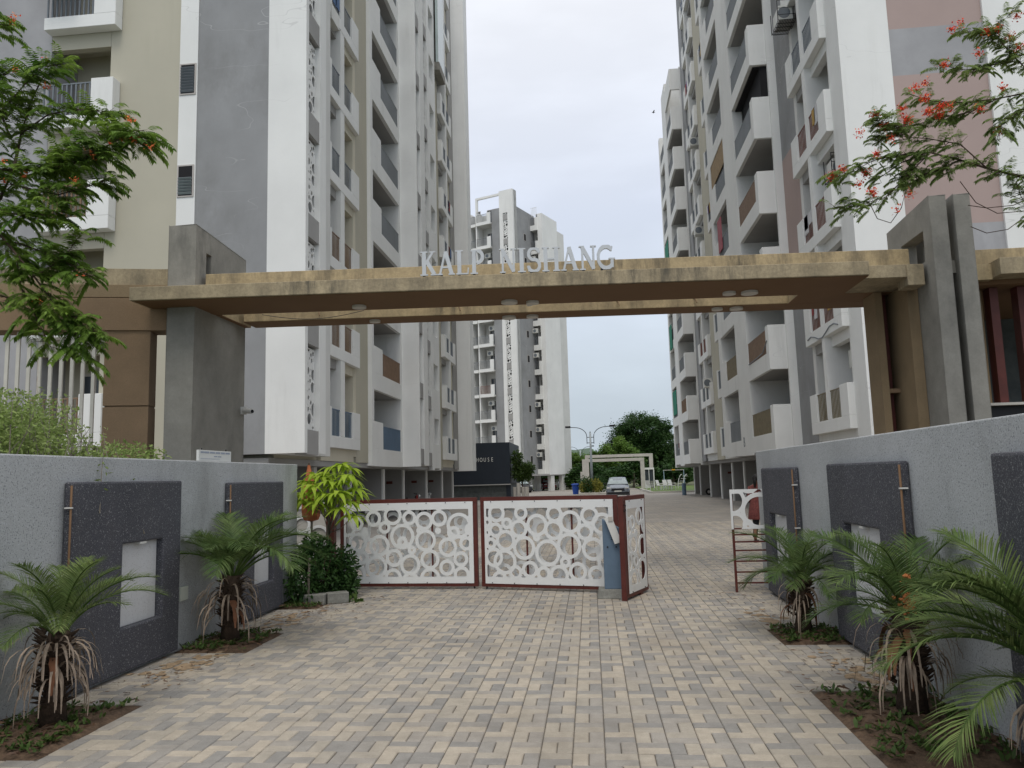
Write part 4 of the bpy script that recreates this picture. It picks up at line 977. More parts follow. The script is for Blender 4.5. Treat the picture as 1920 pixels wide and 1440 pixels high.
fr_.part('wide_column', 'white', (33.051, 35.54, 6.80, 9.7, BASE-.05, TOPL))
openbay(fr_, 35.541, 39.3, 6.801, BASE-.0, NF, (38.25, 39.3), (35.6, 38.24), lambda k: 'rail_olive' if k in (1, ) else 'rail_screen', depth=1.9)
fr_.part('fin', 'white', (39.301, 39.95, 6.80, 9.7, BASE, TOPL))
for k in range(NF):
    b = BASE+3*k
    o = fr_.part('narrow_balcony', 'white', (39.951, 41.25, 6.83, 7.0, b+.1, b+.55), (41.0, 41.25, 6.83, 7.0, b+.551, b+1.6), bevel=.008)
    railing(fr_, o, 39.96, 40.99, 6.86, b+.55, b+1.5, 'rail_grey')
    fr_.part('slab', 'grey2', (39.951, 41.2, 7.001, 8.3, b+.1, b+.22), parent=o)
fr_.part('back_wall', 'white2', (39.951, 45.4, 8.3, 9.7, BASE, TOPL))
fr_.part('white_pier', 'white2', (41.251, 45.39, 7.72, 8.29, BASE, TOPL))
fr_.part('beige_pier', 'beige', (45.4, 47.95, 7.70, 9.7, BASE, TOPL))
boxbay(fr_, 48.0, 52.1, 7.50, 7.71, BASE, NF, (48.75, 51.4), ([(48.76, 49.9), (50.21, 51.39)], lambda k: 'rail_red' if k == 2 else 'rail_grey'), mull=(49.91, 50.2), wallm='white2')
fr_.part('grey_pier', 'grey', (52.11, 53.78, 7.60, 9.7, BASE, TOPL))
projbay(fr_, 53.8, 57.3, 6.80, 7.5, 2.3, 9, lambda k: 'rail_brown' if k == 1 else 'rail_screen', ends=.5, depth=2.3)
fr_.part('thin_column', 'white', (53.79, 53.799+.14, 7.502, 9.7, 2.2, TOPL-5.6))
o = fr_.part('terrace_parapet', 'white', (53.8, 57.3, 6.80, 6.94, 29.3, 30.9), (53.8, 53.94, 6.941, 7.5, 29.3, 30.9), bevel=.01)
fr_.part('far_column', 'white', (57.301, 59.68, 6.80, 9.7, 2.2, 31.6))
openbay(fr_, 59.681, 62.6, 6.801, 2.35, 9, None, (59.75, 62.55), lambda k: 'rail_screen', depth=1.7)
fr_.part('far_column', 'white', (62.601, 63.3, 6.80, 9.7, 2.1, 29.6))
for (s0, s1, z0, z1) in [(59.9, 62.3, 6.2, 8.05), (59.9, 62.3, 18.0, 20.0)]: fr_.part('green_net', 'green', (s0, s1, 6.76, 6.79, z0, z1))
fr_.part('green_net', 'green', (60.3, 62.0, 6.72, 6.75, 11.4, 13.3))
fr_.part('green_net', 'green', (36.2, 38.6, 7.2, 7.23, 25.3, 28.4))
fr_.part('bamboo_blind', 'curtain', (35.62, 39.25, 6.83, 6.86, 16.2, 17.35+.4))
fr_.part('bamboo_blind', 'curtain', (40.0, 41.2, 7.03, 7.05, 13.2, 17.2))
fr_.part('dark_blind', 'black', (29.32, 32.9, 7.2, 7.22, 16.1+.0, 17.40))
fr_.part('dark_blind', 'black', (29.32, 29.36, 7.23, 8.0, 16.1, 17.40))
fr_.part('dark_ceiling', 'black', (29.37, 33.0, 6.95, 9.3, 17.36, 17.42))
fr_.part('hanging_cloth', 'pinkcloth', (37.0, 37.9, 6.74, 6.79, 12.4, 14.0))
air_con(TR, 7.2, 7.68, 26.1, 26.9, 17.35, cage=True)
air_con(TR, 7.05, 7.6, 23.8, 24.6, 17.9, cage=True)
air_con(TR, 7.75, 8.3, 23.5, 24.1, 10.6, cage=True)
air_con(TR, 7.95, 8.6, 23.6, 24.1, 4.7)
air_con(TR, 7.2, 7.7, 48.2, 48.8, 6.9)
air_con(TR, 7.3, 7.9, 49.0, 49.6, 22.9)
air_con(TR, 7.3, 7.9, 49.0, 49.6, 16.9)
MB().tube([(7.49, 23.4+t*3.2/8, 5.95+.12*math.sin(t*1.1)) for t in range(9)], .02, 5).build('drain_pipe', 'rail_grey', TR)
MB().tube([(6.79, 29.4, 6.55), (6.79, 30.2, 6.2), (6.79, 31.4, 6.15), (6.79, 32.9, 6.12)], .022, 5).build('drain_pipe', 'rail_grey', TR)
for i, y in enumerate([24.0, 28.0, 32.0, 36.0, 39.0, 42.5, 46.0, 50.0, 54.5, 59.5, 62.8]):
    o = fr_.part('stilt_wall', 'grey2', (y, y+.28, 8.25, 11.8, 0, BASE-.19)); fr_.part('wall_edge', 'white', (y-.005, y+.285, 8.17, 8.249, 0, BASE-.19), parent=o)  # grey carries the shade of the faces, white the lit ends
    if i in (2, 3, 7): MB().box(8.6, 8.9, y-.012, y-.002, 1.55, 1.68).build('bay_sign', 'signred', o)
fr_.part('rear_stilt_wall', 'grey2', (23, 63, 16.0, 16.3, 0, BASE-.19))
# painted block letter on the facade
def text_obj(body, size, name, m_, parent, loc, rot, extrude=.01, ls=1.0):
    cu_ = bpy.data.curves.new(name, 'FONT'); cu_.body = body; cu_.size = size; cu_.extrude = extrude; cu_.space_character = ls; cu_.resolution_u = 3
    cu_.align_x = 'LEFT' if len(body) > 1 else 'CENTER'
    o = bpy.data.objects.new(name, cu_); C.objects.link(o)
    dg = bpy.context.evaluated_depsgraph_get(); me = bpy.data.meshes.new_from_object(o.evaluated_get(dg))
    bpy.data.objects.remove(o); me.materials.clear(); me.materials.append(M[m_])
    o = bpy.data.objects.new(name, me); C.objects.link(o); o.parent = parent
    o.location = Vector(loc)-wloc(parent); o.rotation_euler = rot
    return o
text_obj('B', .62, 'block_letter', 'rail_grey', TR, (6.795, 34.9, 2.75), (math.pi/2, 0, -math.pi/2), .004)

# ---- centre tower, built in its own frame then turned
TC = thing('apartment_tower', 'far white and grey apartment tower in the middle, seen at its corner', 'apartment block', (0, 0, 0))
cT = 34.0; cb = 2.0
def cpart(name, m_, *bx, parent=None):
    mb = MB()
    for b_ in bx: mb.box(*b_)
    return mb.build(name, m_, parent or TC, local=True)
cpart('core_wall', 'white2', (-16, -4.75, 1.3, 14, cb, cT), (-4.749, 1.27, 1.5, 14, cb, cT-.02))
cpart('right_core_wall', 'white2', (1.27, 2.84, 5.6, 8.7, cb, cT-.01))
cpart('jali_column', 'white', (-.50, -.02, 0, .3, cb+.9, 36), (.62, 1.37, 0, .95, cb+.9, 36), (-.50, 1.37, .301, .95, cb+.9, 36), (-.019, .619, 0, .3, 33.2, 36))
cpart('grey_front_wall', 'grey', (-1.66, -.501, .12, 1.4, cb, cT))
cpart('grey_side_wall', 'grey', (.3, 1.30, .951, 5.5, cb, cT+.1))
cpart('wing_wall', 'white', (2.25, 2.86, 4.57, 4.9, cb-.1, cT), (2.60, 2.86, 4.901, 8.73, cb-.1, cT))
cpart('left_wall', 'white', (-5.1, -4.7, -.02, 1.3, cb, cT), (-3.86, -3.70, -.02, 1.3, cb, cT), (-16, -5.101, .3, 1.3, cb, cT))
cpart('roof_frame', 'white', (-3.86, -.51, 0, .25, 35.55, 35.8), (-3.86, -3.60, .0, .25, cT+.01, 35.549))
jm3 = jali_plate(2.3, .64, .022, 9)
o3 = jm3.build('x', 'white', TC, local=True); jmesh3 = o3.data; bpy.data.objects.remove(o3)
cpart('jali_shade_sheet', 'black', (-.018, .618, .22, .24, cb+.9, 33.19))  # black sheet standing in for shade behind the screens
class CF:  # windows in the tower frame facing -y
    pass
def cwin(x0, x1, y, z0, z1, n_=2, g_='glass'):
    mb = MB(); f = .06
    mb.box(x0, x1, y, y+.03, z1-f, z1); mb.box(x0, x1, y, y+.03, z0, z0+f)
    for i in range(n_+1): x = x0+(x1-x0-f)*i/n_; mb.box(x, x+f, y, y+.03, z0+f+.001, z1-f-.001)
    o = mb.build('window', 'frame', TC, local=True); MB().box(x0+.01, x1-.01, y+.012, y+.02, z0+.01, z1-.01).build('pane', g_, o, local=True)
def crail(parent, x0, x1, y, z0, z1, m_='rail_grey', step=.16):
    mb = MB(); mb.box(x0, x1, y, y+.03, z1-.04, z1); n_ = int((x1-x0)/step)
    for i in range(n_): x = x0+(x1-x0)*(i+.5)/n_; mb.box(x-.022, x+.022, y+.003, y+.027, z0, z1-.041)
    mb.build('railing', m_, parent, local=True)
random.seed(5)
for k in range(11):
    b = cb+.28+3*k
    inst('jali_screen', jmesh3, TC, (-.01, .10, b+.75 if k else b+.75))
    cpart('jali_spandrel', 'grey2', (-.018, .618, .03, .20, b+.04, b+.70))
    if b+1.8 < cT+1.5:
        o = cpart('balcony', 'white', (-3.69, -1.66, -.25, -.10, b-.1, b+.28), (-2.15, -1.66, -.25, -.10, b+.281, b+1.35))
        cpart('slab', 'white2', (-3.69, -1.661, -.099, 1.49, b-.05, b+.1), parent=o)
        crail(o, -3.68, -2.16, -.2, b+.28, b+1.25, 'rail_screen' if k != 3 else 'rail_red')
        cwin(-3.1, -1.75, 1.46, b+.25, b+2.3, 3)
        o = cpart('narrow_balcony', 'white', (-4.69, -3.87, -.12, .0, b-.1, b+.25))
        cpart('slab', 'white2', (-4.69, -3.871, .001, 1.29, b-.08, b+.08), parent=o)
        crail(o, -4.69, -3.88, -.1, b+.25, b+1.2)
        cwin(-4.6, -3.9, 1.25, b+.3, b+2.3, 2)
        cwin(-5.9, -5.2, .27, b+.4, b+2.4, 2)
        # right wing balcony
        o = cpart('balcony', 'white', (1.30, 2.249, 4.45, 4.60, b-.35, b+.30), (1.95, 2.249, 4.45, 4.60, b+.301, b+1.3))
        cpart('slab', 'white2', (1.30, 2.249, 4.601, 5.59, b-.3, b-.1), parent=o)
        crail(o, 1.32, 1.94, 4.5, b+.30, b+1.25)
        cwin(1.55, 2.15, 5.56, b-.05, b+2.1, 2)
        if k < 9 and k not in (3,):
            mb = MB(); mb.box(-2.95+.3*(k % 2), -2.15+.3*(k % 2), .5, .85, b+1.95, b+2.5); q = mb.build('air_conditioner', 'ac', TC, local=True)
            MB().tube([(-2.65+.3*(k % 2), .48, b+2.22), (-2.65+.3*(k % 2), .499, b+2.22)], .2, 12).build('fan_grille', 'rail_grey', q, local=True)
            mb = MB(); mb.box(1.32, 1.95, 4.2, 4.5, b+1.75, b+2.3); q = mb.build('air_conditioner', 'ac', TC, local=True)
            MB().tube([(1.6, 4.18, b+2.02), (1.6, 4.199, b+2.02)], .2, 12).build('fan_grille', 'rail_grey', q, local=True)
    if b+2.5 < cT:
        mb = MB(); mb.box(1.301, 1.32, 2.7, 3.25, b+1.0, b+1.9); w = mb.build('small_window', 'frame', TC, local=True); MB().box(1.321, 1.33, 2.75, 3.2, b+1.05, b+1.85).build('pane', 'black', w, local=True)
crail(TC, 1.35, 2.2, 4.6, cT-1.2+1.0, cT+.9, 'gatewhite')
cpart('soffit', 'grey2', (-16, 2.8, .96, 8.7, cb-.2, cb-.001))
for (x, y) in [(-12, 2), (-8, 2), (-4.4, 1.2), (-.4, 1.2), (.35, 3.0), (.35, 5.2), (2.3, 5.0), (2.3, 8.0), (-4, 8), (-8, 8)]:
    cpart('stilt_pier', 'white2', (x, x+.45, y, y+.9, 0, cb-.201))
TC.location = (-9.27, 88.64, 0); TC.rotation_euler = (0, 0, math.radians(-24))

# ---- club house
CH = thing('club_house', 'dark clad club house box with pale raised lettering on a slate base', 'club house', (-9.5, 62, 0))
MB().box(-13.5, -6.25, 60.0, 68, 1.22, 4.45).build('dark_box', 'dark', CH, bevel=.01)
for i in range(6): MB().box(-13.45, -6.3, 60.25, 60.3, .05+.19*i, .05+.19*i+.175).build('slate_course', 'slate', CH)
MB().box(-13.3, -6.5, 60.301, 67.8, 0, 1.219).build('base_wall', 'slate', CH)
MB().box(-13.5, -6.22, 59.9, 60.24, 1.14, 1.215).build('ledge', 'grey2', CH)
MB().box(-6.6, -6.25, 60.1, 60.24, 0, 1.13).build('corner_pier', 'dark', CH)
for i, ch in enumerate('CLUB HOUSE'):
    if ch == ' ': continue
    xs_ = {'C': -10.2, 'L': -9.85, 'U': -9.5, 'B': -9.22}.get(ch) if i < 4 else -8.80+(i-5)*.29
    o = text_obj(ch, .46, 'letter', 'pvc', CH, (xs_, 59.985, 2.98), (math.pi/2, 0, 0), .012); o.scale = (.66, 1, 1.5)

# ------------------------------------------------------------------ palms
def frond_mesh(name, L, n_leaf, leaf_L, leaf_W, arch, seed, m_='palm', stalk='weed', gap=.22, vee=.5):
    """frond along +x rising then arching over; leaflets in two rows"""
    rs = random.Random(seed); mb = MB(); pts = []
    for i in range(13):
        t = i/12; a = arch[0]+(arch[1]-arch[0])*t**1.15
        if i == 0: p = Vector((0, 0, 0))
        else: p = pts[-1]+Vector((math.cos(a), 0, math.sin(a)))*(L/12)
        pts.append(p)
    mb.tube(pts, [.011*(1-.8*i/12)+.0015 for i in range(13)], 5, 1)
    for i in range(n_leaf):
        t = gap+(1-gap)*(i+.3)/n_leaf
        f = t*12; k = min(11, int(f)); p = pts[k].lerp(pts[k+1], f-k); tan = (pts[k+1]-pts[k]).normalized()
        for s_ in (-1, 1):
            side = Vector((0, s_, 0)); up = side.cross(tan)*s_*-1
            if up.z < 0: up = -up
            ll = leaf_L*(math.sin(math.pi*min(1, (t-gap)/(1-gap)*.86+.12))**.6)*rs.uniform(.85, 1.1)
            dv = (tan*(.62+.3*t)+side*(.85-.3*t)+up*vee*rs.uniform(.3, 1.0)).normalized()
            leaf_quad(mb, p, dv, up, ll, leaf_W*rs.uniform(.8, 1.15), 0, droop=rs.uniform(.15, .4), seg=3)
    o = mb.build(name, [m_, stalk], None); me = o.data; bpy.data.objects.remove(o); return me
FR = [frond_mesh('frond', 1.0, 62, .29, .0088, a, 10+i) for i, a in enumerate([(1.38, .25), (1.22, -.15), (1.0, -.5), (.62, -.75)])]
FRD = [frond_mesh('frond', 1.0, 62, .30, .0092, a, 20+i, 'palm_far') for i, a in enumerate([(1.38, .1), (1.2, -.35), (1.0, -.75), (.6, -.9)])]
def strip_mesh(name, L, Wd, bend, seed, m_):
    rs = random.Random(seed); mb = MB(); o_ = 0; p = Vector((0, 0, 0))
    n_ = 7
    for i in range(n_+1):
        t = i/n_; w = Wd*(1-.75*t)/2*(1+.2*math.sin(i*2+seed))
        mb.v.append((p.x, -w, p.z)); mb.v.append((p.x, w, p.z+.004*math.sin(i)))
        a = bend[0]+(bend[1]-bend[0])*min(1, t*1.5); p = p+Vector((math.cos(a), 0, math.sin(a)))*L/n_
    for i in range(n_): mb.quadface((2*i, 2*i+1, 2*i+3, 2*i+2))
    o = mb.build(name, m_, None); me = o.data; bpy.data.objects.remove(o); return me
DD = [strip_mesh('dead_frond', .38, .024, b_, i, 'dead') for i, b_ in enumerate([(.75, -1.45), (.35, -1.55), (1.0, -1.35), (-.1, -1.5)])]
DR = strip_mesh('dead_frond', .30, .06, (-.2, -1.5), 4, 'deadred')
def palm(loc, label, crown_h, size, n_fr, n_dead, seed, trunk_r=.07, lib=FR, dead_s=1.0, elev=(0, 1.0), reddish=1, spread=None, skirt_z=0.0, leftbias=None, droopy=3.6):
    rs = random.Random(seed)
    r = thing('date_palm', label, 'palm', loc, 0, 'young date palms in the soil beds')
    mb = MB(); mb.tube([(0, 0, -.02), (.01, 0, crown_h*.4), (.015, .01, crown_h*.8), (.02, .01, crown_h+.06)], [trunk_r, trunk_r*.7, trunk_r*.95, trunk_r*.7], 12)
    mb.build('trunk', 'palmtrunk', r, local=True, smooth=True)
    # fibrous old leaf bases
    bb = MB()
    for i in range(110):
        a = rs.uniform(0, 6.28); z = crown_h*rs.uniform(.25, 1.1); d_ = Vector((math.cos(a), math.sin(a), rs.uniform(.2, 1.0)))
        bb.tube([Vector((math.cos(a)*trunk_r*.8, math.sin(a)*trunk_r*.8, z)), Vector((math.cos(a)*trunk_r*.8, math.sin(a)*trunk_r*.8, z))+d_*.07], [.014, .003], 4)
    tag(bb.build('leaf_bases', 'palmtrunk', r, local=True), kind='stuff')
    for i in range(n_fr):
        t = i/n_fr; me = lib[min(3, int(t*droopy))]
        a = i*2.39996+rs.uniform(-.25, .25)
        s_ = size*rs.uniform(.85, 1.1)
        if leftbias is not None and rs.random() < .35: a = leftbias+rs.uniform(-.6, .6)
        s_ *= rs.choice([.72, .9, 1, 1, 1.08]); o = inst('frond', me, r, (.02+.02*math.cos(a), .01+.02*math.sin(a), crown_h+rs.uniform(-.03, .05)), (rs.uniform(-.15, .15), rs.uniform(-.12, .12), a), (s_, s_, s_))
    for i in range(n_dead):
        a = rs.uniform(0, 6.28); me = DR if (i < reddish) else DD[i % 4]
        z = crown_h*rs.uniform(.48, .98)+skirt_z
        s_ = dead_s*rs.uniform(.7, 1.15)
        o = inst('dead_frond', me, r, (math.cos(a)*trunk_r*.8, math.sin(a)*trunk_r*.8, z), (0, rs.uniform(-.1, .1), a), (s_, s_, s_))
    return r
palm((-3.95, 5.45, 0.02), 'palm nearest at bottom left with a pale dead skirt', .60, .78, 19, 100, 1, lib=FR, dead_s=1.05, trunk_r=.10, droopy=2.9)
palm((-3.98, 8.28, 0.02), 'dark green palm before the second dark panel of the left wall', .64, 1.12, 24, 75, 2, trunk_r=.11, lib=FRD, dead_s=1.2, reddish=6, droopy=3.1)
palm((2.13, 8.5, 0.02), 'palm beside the far right dark panel near the gate stub', .48, .80, 25, 40, 3, trunk_r=.10, lib=FRD, reddish=9, dead_s=.9)
pr_ = palm((2.14, 5.78, 0.02), 'palm with orange fruit cluster by the middle right panel', .60, .90, 23, 60, 4, lib=FRD, trunk_r=.11, reddish=9, dead_s=1.1, droopy=3.2)
palm((2.38, 4.35, 0.02), 'large near palm at the right edge, fronds sweeping over the bed', .50, 1.0, 26, 30, 8, lib=FR, trunk_r=.09, leftbias=2.8, droopy=3.4)
# fruit cluster on the fourth palm
fm = MB(); rs = random.Random(2)
for i in range(170):
    c_ = Vector((rs.gauss(0, .028), rs.gauss(0, .022), rs.gauss(0, .055))); r_ = rs.uniform(.008, .015)
    fm.tube([c_-Vector((0, 0, r_)), c_-Vector((0, 0, r_*.5)), c_+Vector((0, 0, r_*.5)), c_+Vector((0, 0, r_))], [.003, r_, r_, .003], 7)
o = fm.build('fruit_cluster', 'fruit', pr_, local=True, smooth=True); tag(o, kind='stuff'); o.location = (.0, -.11, .80)

# ------------------------------------------------------------------ bright whorled plant
wl = MB()
rs = random.Random(3)
leaf_quad(wl, (0, 0, 0), (1, 0, .30), (0, 0, 1), .30, .088, 0, droop=.75, seg=5)
o = wl.build('leaf', 'bright', None); LEAFM = o.data; bpy.data.objects.remove(o)
pl = thing('umbrella_plant', 'bright lime green whorled plant leaning over the left gate post', 'plant', (-3.86, 11.42, 0))
base = Vector((-3.86, 11.42, 0))
tips = []
for (px, py, dy) in [(640, 873, .0), (606, 895, .1), (596, 925, -.1), (563, 925, .1), (617, 890, .3), (635, 905, -.15), (660, 900, .15), (645, 925, .05), (668, 918, .0), (594, 945, -.25), (640, 955, -.3), (662, 968, -.15), (622, 912, .25), (655, 880, .2), (577, 905, .3), (612, 930, -.3), (590, 890, .2), (625, 878, .1), (650, 893, -.2), (572, 940, .1), (605, 950, .0), (628, 938, .2), (655, 943, -.1), (672, 930, .2), (585, 912, -.25), (632, 925, -.35), (615, 905, -.2), (560, 940, .25)]:
    tips.append(atY(px, py, 11.35+dy))
st = MB(); st.tube([base, base+Vector((-.05, -.02, .45)), base+Vector((-.12, 0, .95)), base+Vector((-.10, .02, 1.25))], [.018, .015, .012, .010], 7)
for tp in tips:
    j = base+Vector((-.10, .02, random.uniform(.9, 1.25))); st.tube([j, j.lerp(tp, .5)+Vector((0, 0, -.05)), tp], [.008, .006, .004], 5)
st.build('stem', 'bark_grey', pl, smooth=True)
for tp in tips:
    n_ = rs.randint(10, 12); off = rs.uniform(0, 6)
    for i in range(n_):
        a = off+i*6.283/n_; s_ = rs.uniform(.75, 1.12)
        inst('leaf', LEAFM, pl, tp-base, (rs.uniform(-.2, .2), rs.uniform(-.35, .30), a), (s_, s_*rs.uniform(.8, 1.05), s_))

# dense clump made of many leaf blades
def clump(mb, c_, r, n_, L, Wd, shell=.35, mi=0, seg=2, zmin=-1, rs_=random):
    for _ in range(n_):
        d_ = rdir(zmin, 1); q = (shell+(1-shell)*random.random())
        p = Vector(c_)+Vector((d_.x*r[0], d_.y*r[1], d_.z*r[2]))*q
        leaf_quad(mb, p, (d_+rdir()*.9).normalized(), rdir(), L*random.uniform(.6, 1.3), Wd*random.uniform(.7, 1.3), mi, droop=.2, seg=seg)
random.seed(21)
t = thing('dark_bush', 'dark green dense bush at the end of the left wall', 'bush', (-4.0, 10.95, 0))
mb = MB()
for c_, r in [((-4.12, 10.9, .35), (.24, .38, .38)), ((-3.95, 11.15, .42), (.28, .35, .42)), ((-3.75, 11.35, .38), (.24, .3, .36)), ((-4.1, 11.2, .65), (.22, .3, .28)), ((-3.72, 11.3, .2), (.22, .25, .22))]:
    clump(mb, c_, tuple(q*1.12 for q in r), 1500, .06, .032)
mb.build('foliage', 'bush', t)
mb = MB(); mb.tube([(-4.02, 10.72, 0), (-4.0, 10.74, .65)], .018, 7); mb.build('stake', 'bark_grey', t)
mb = MB()
for i in range(9): a = i*.7; mb.tube([(-4.0, 11.05, 0), (-4.0+.2*math.cos(a), 11.05+.2*math.sin(a), .6)], [.014, .006], 5)
mb.build('stem', 'bark', t)
for i, (x, y, a) in enumerate([(-3.93, 10.78, .1), (-3.66, 10.92, .5)]):
    o = MB().box(-.15, .15, -.09, .09, 0, .15).build('kerb_block', 'block', None, bevel=.012); o.location = (x, y, 0.0); o.rotation_euler = (0, 0, a)
    tag(o, ['grey concrete kerb block at the foot of the dark bush, left one', 'grey concrete kerb block nearest the gate beside the dark bush'][i], 'block', 'kerb blocks by the gate')
mb = MB(); clump(mb, (-3.45, 10.98, .03), (.12, .1, .06), 40, .09, .06); o = mb.build('broadleaf_weed', 'weed'); tag(o, 'small bright weed on the paving next to the kerb block', 'weed')

# orange folded parasol
t = thing('parasol', 'orange folded parasol standing behind the bright green plant', 'parasol', (-4.47, 11.95, 0))
mb = MB(); n_ = 12; prof = [(1.985, .018), (1.93, .025), (1.80, .05), (1.62, .085), (1.45, .10), (1.3, .12), (1.18, .115), (1.12, .09), (1.10, .02)]
for z, r in prof:
    for k in range(n_):
        a = 6.283*k/n_; rr = r*(1+.22*(k % 2)); mb.v.append((-4.47+rr*math.cos(a)+(1.985-z)*.05, 11.95+rr*math.sin(a), z))
for i in range(len(prof)-1):
    for k in range(n_): mb.quadface((i*n_+k, i*n_+(k+1) % n_, (i+1)*n_+(k+1) % n_, (i+1)*n_+k))
mb.build('canopy', 'orange', t)
MB().tube([(-4.42, 11.95, 0), (-4.42, 11.95, 1.2)], .018, 8).build('pole', 'bark_grey', t); MB().tube([(-4.47, 11.95, 1.98), (-4.47, 11.95, 2.02)], [.02, .008], 8).build('finial', 'bark', t)
MB().cyl(-4.42, 11.95, 0, .08, .2, 16).build('base', 'block', t)

# pale shrub behind the left wall
random.seed(31)
t = thing('pale_shrub', 'pale yellow-green shrub showing over the left wall', 'shrub', (-5.9, 7.4, 0))
mb = MB(); sm = MB()
for _ in range(150):
    px = random.triangular(-60, 225, 40); py = random.uniform(715, 860)
    if py < 730+max(0, px-110)*1.0: py += 40
    Y = random.uniform(6.4, 8.6); tip = atY(px, py, Y)
    if tip.z < 1.6: tip.z = 1.6+random.random()*.3
    root_ = Vector((tip.x+random.uniform(-.5, .5), tip.y+random.uniform(-.4, .4), tip.z-random.uniform(.5, 1.0)))
    sm.tube([root_, root_.lerp(tip, .5)+rdir()*.04, tip], [.006, .004, .002], 4)
    for q in range(26):
        p = root_.lerp(tip, .25+.75*random.random())+rdir()*.045
        leaf_quad(mb, p, rdir(-.4, 1), rdir(), random.uniform(.03, .06), random.uniform(.014, .026), seg=2)
clump(mb, (-5.6, 6.9, 1.55), (.9, 1.3, .62), 5200, .052, .026)
clump(mb, (-6.6, 8.0, 1.9), (.9, 1.2, .7), 4200, .055, .028)
clump(mb, (-5.0, 5.6, 1.55), (.4, .8, .62), 2600, .05, .026)
clump(mb, (-5.5, 6.5, 2.12), (.5, .9, .45), 4200, .048, .024)
clump(mb, (-6.3, 7.6, 2.3), (.7, .9, .52), 5200, .05, .026)
clump(mb, (-5.3, 8.3, 2.02), (.4, .8, .22), 1600, .045, .022)
mb.build('foliage', 'shrub', t)
for k in range(6): sm.tube([(-5.9+.2*k, 7.0+.3*(k % 3), 0), (-5.9+.25*k, 7.2+.2*(k % 3), 1.6)], [.03, .012], 6)
sm.build('stems', 'bark_grey', t)

# ------------------------------------------------------------------ flame trees
def pinnate(mb, p, d_, L, rs_, mi=0, npin=9, pl=.33, w=.105):
    """bipinnate leaf: drooping rachis with paired feathery pinnae"""
    d_ = Vector(d_).normalized(); side = d_.cross(Vector((0, 0, 1)))
    if side.length < .1: side = Vector((1, 0, 0))
    side.normalize(); q = Vector(p); prev = q
    for k in range(npin):
        t = (k+1)/npin; dd = (d_+Vector((0, 0, -1))*(.9*t*t)).normalized(); q = prev+dd*(L/npin)
        for s_ in (-1, 1):
            dv = (dd*.55+side*s_*.85+Vector((0, 0, -.10-.25*t))).normalized()
            leaf_quad(mb, q, dv, Vector((0, 0, 1))+rdir()*.25, L*pl*(1-.45*abs(t-.45))*rs_.uniform(.85, 1.1), L*w*rs_.uniform(.8, 1.1), mi, droop=.25, seg=2)
        prev = q
    leaf_quad(mb, q, dd, Vector((0, 0, 1)), L*.2, L*w, mi)
def flame_tree(label, trunk, paths, n_leaf, Lr, leafm, flowers, fl_mat, seed, twig=.25, fl_n=60, loose=0.18):
    rs_ = random.Random(seed); random.seed(seed)
    b0 = trunk[0]
    t = thing('flame_tree', label, 'tree', b0)
    wm = MB(); wm.tube(trunk, [.12-.02*i for i in range(len(trunk))], 10); wm.build('trunk', 'bark', t, smooth=True)
    wm = MB(); samples = []
    for pts, r0 in paths:
        wm.tube(pts, [max(.004, r0*(1-.8*i/(len(pts)-1))) for i in range(len(pts))], 7)
        for i in range(len(pts)-1):
            for q in range(6):
                tt = (i+q/6)/(len(pts)-1)
                samples.append((pts[i].lerp(pts[i+1], q/6), (pts[i+1]-pts[i]).normalized(), tt))
    lm = MB()
    for _ in range(n_leaf):
        p, tan, tt = rs_.choice(samples)
        if tt < .12 and rs_.random() < .6: continue
        off = rdir()*rs_.uniform(.02, loose); off.z *= .8
        q = p+off; wm.tube([p, q], [.004, .002], 4, cap=False)
        dv = (tan*.7+rdir(-.3, .8)).normalized()
        pinnate(lm, q, dv, rs_.uniform(*Lr), rs_, npin=11)
    wm.build('branches', 'bark', t, smooth=True)
    lm.build('foliage', leafm, t)
    fm_ = MB()
    for (c_, r, n_) in flowers:
        for _ in range(int(n_*1.7)):
            p = c_+rdir()*r*1.5*rs_.random(); L_ = rs_.uniform(.014, .034)
            leaf_quad(fm_, p, rdir(), rdir(), L_, L_*.75, 0 if rs_.random() < .7 else 1)
            if rs_.random() < .25: leaf_quad(fm_, p, rdir(.2, 1), rdir(), .07, .005, 0)
    tag(fm_.build('flowers', fl_mat, t), kind='stuff')
    return t
def P(lst): return [atY(*q) for q in lst]
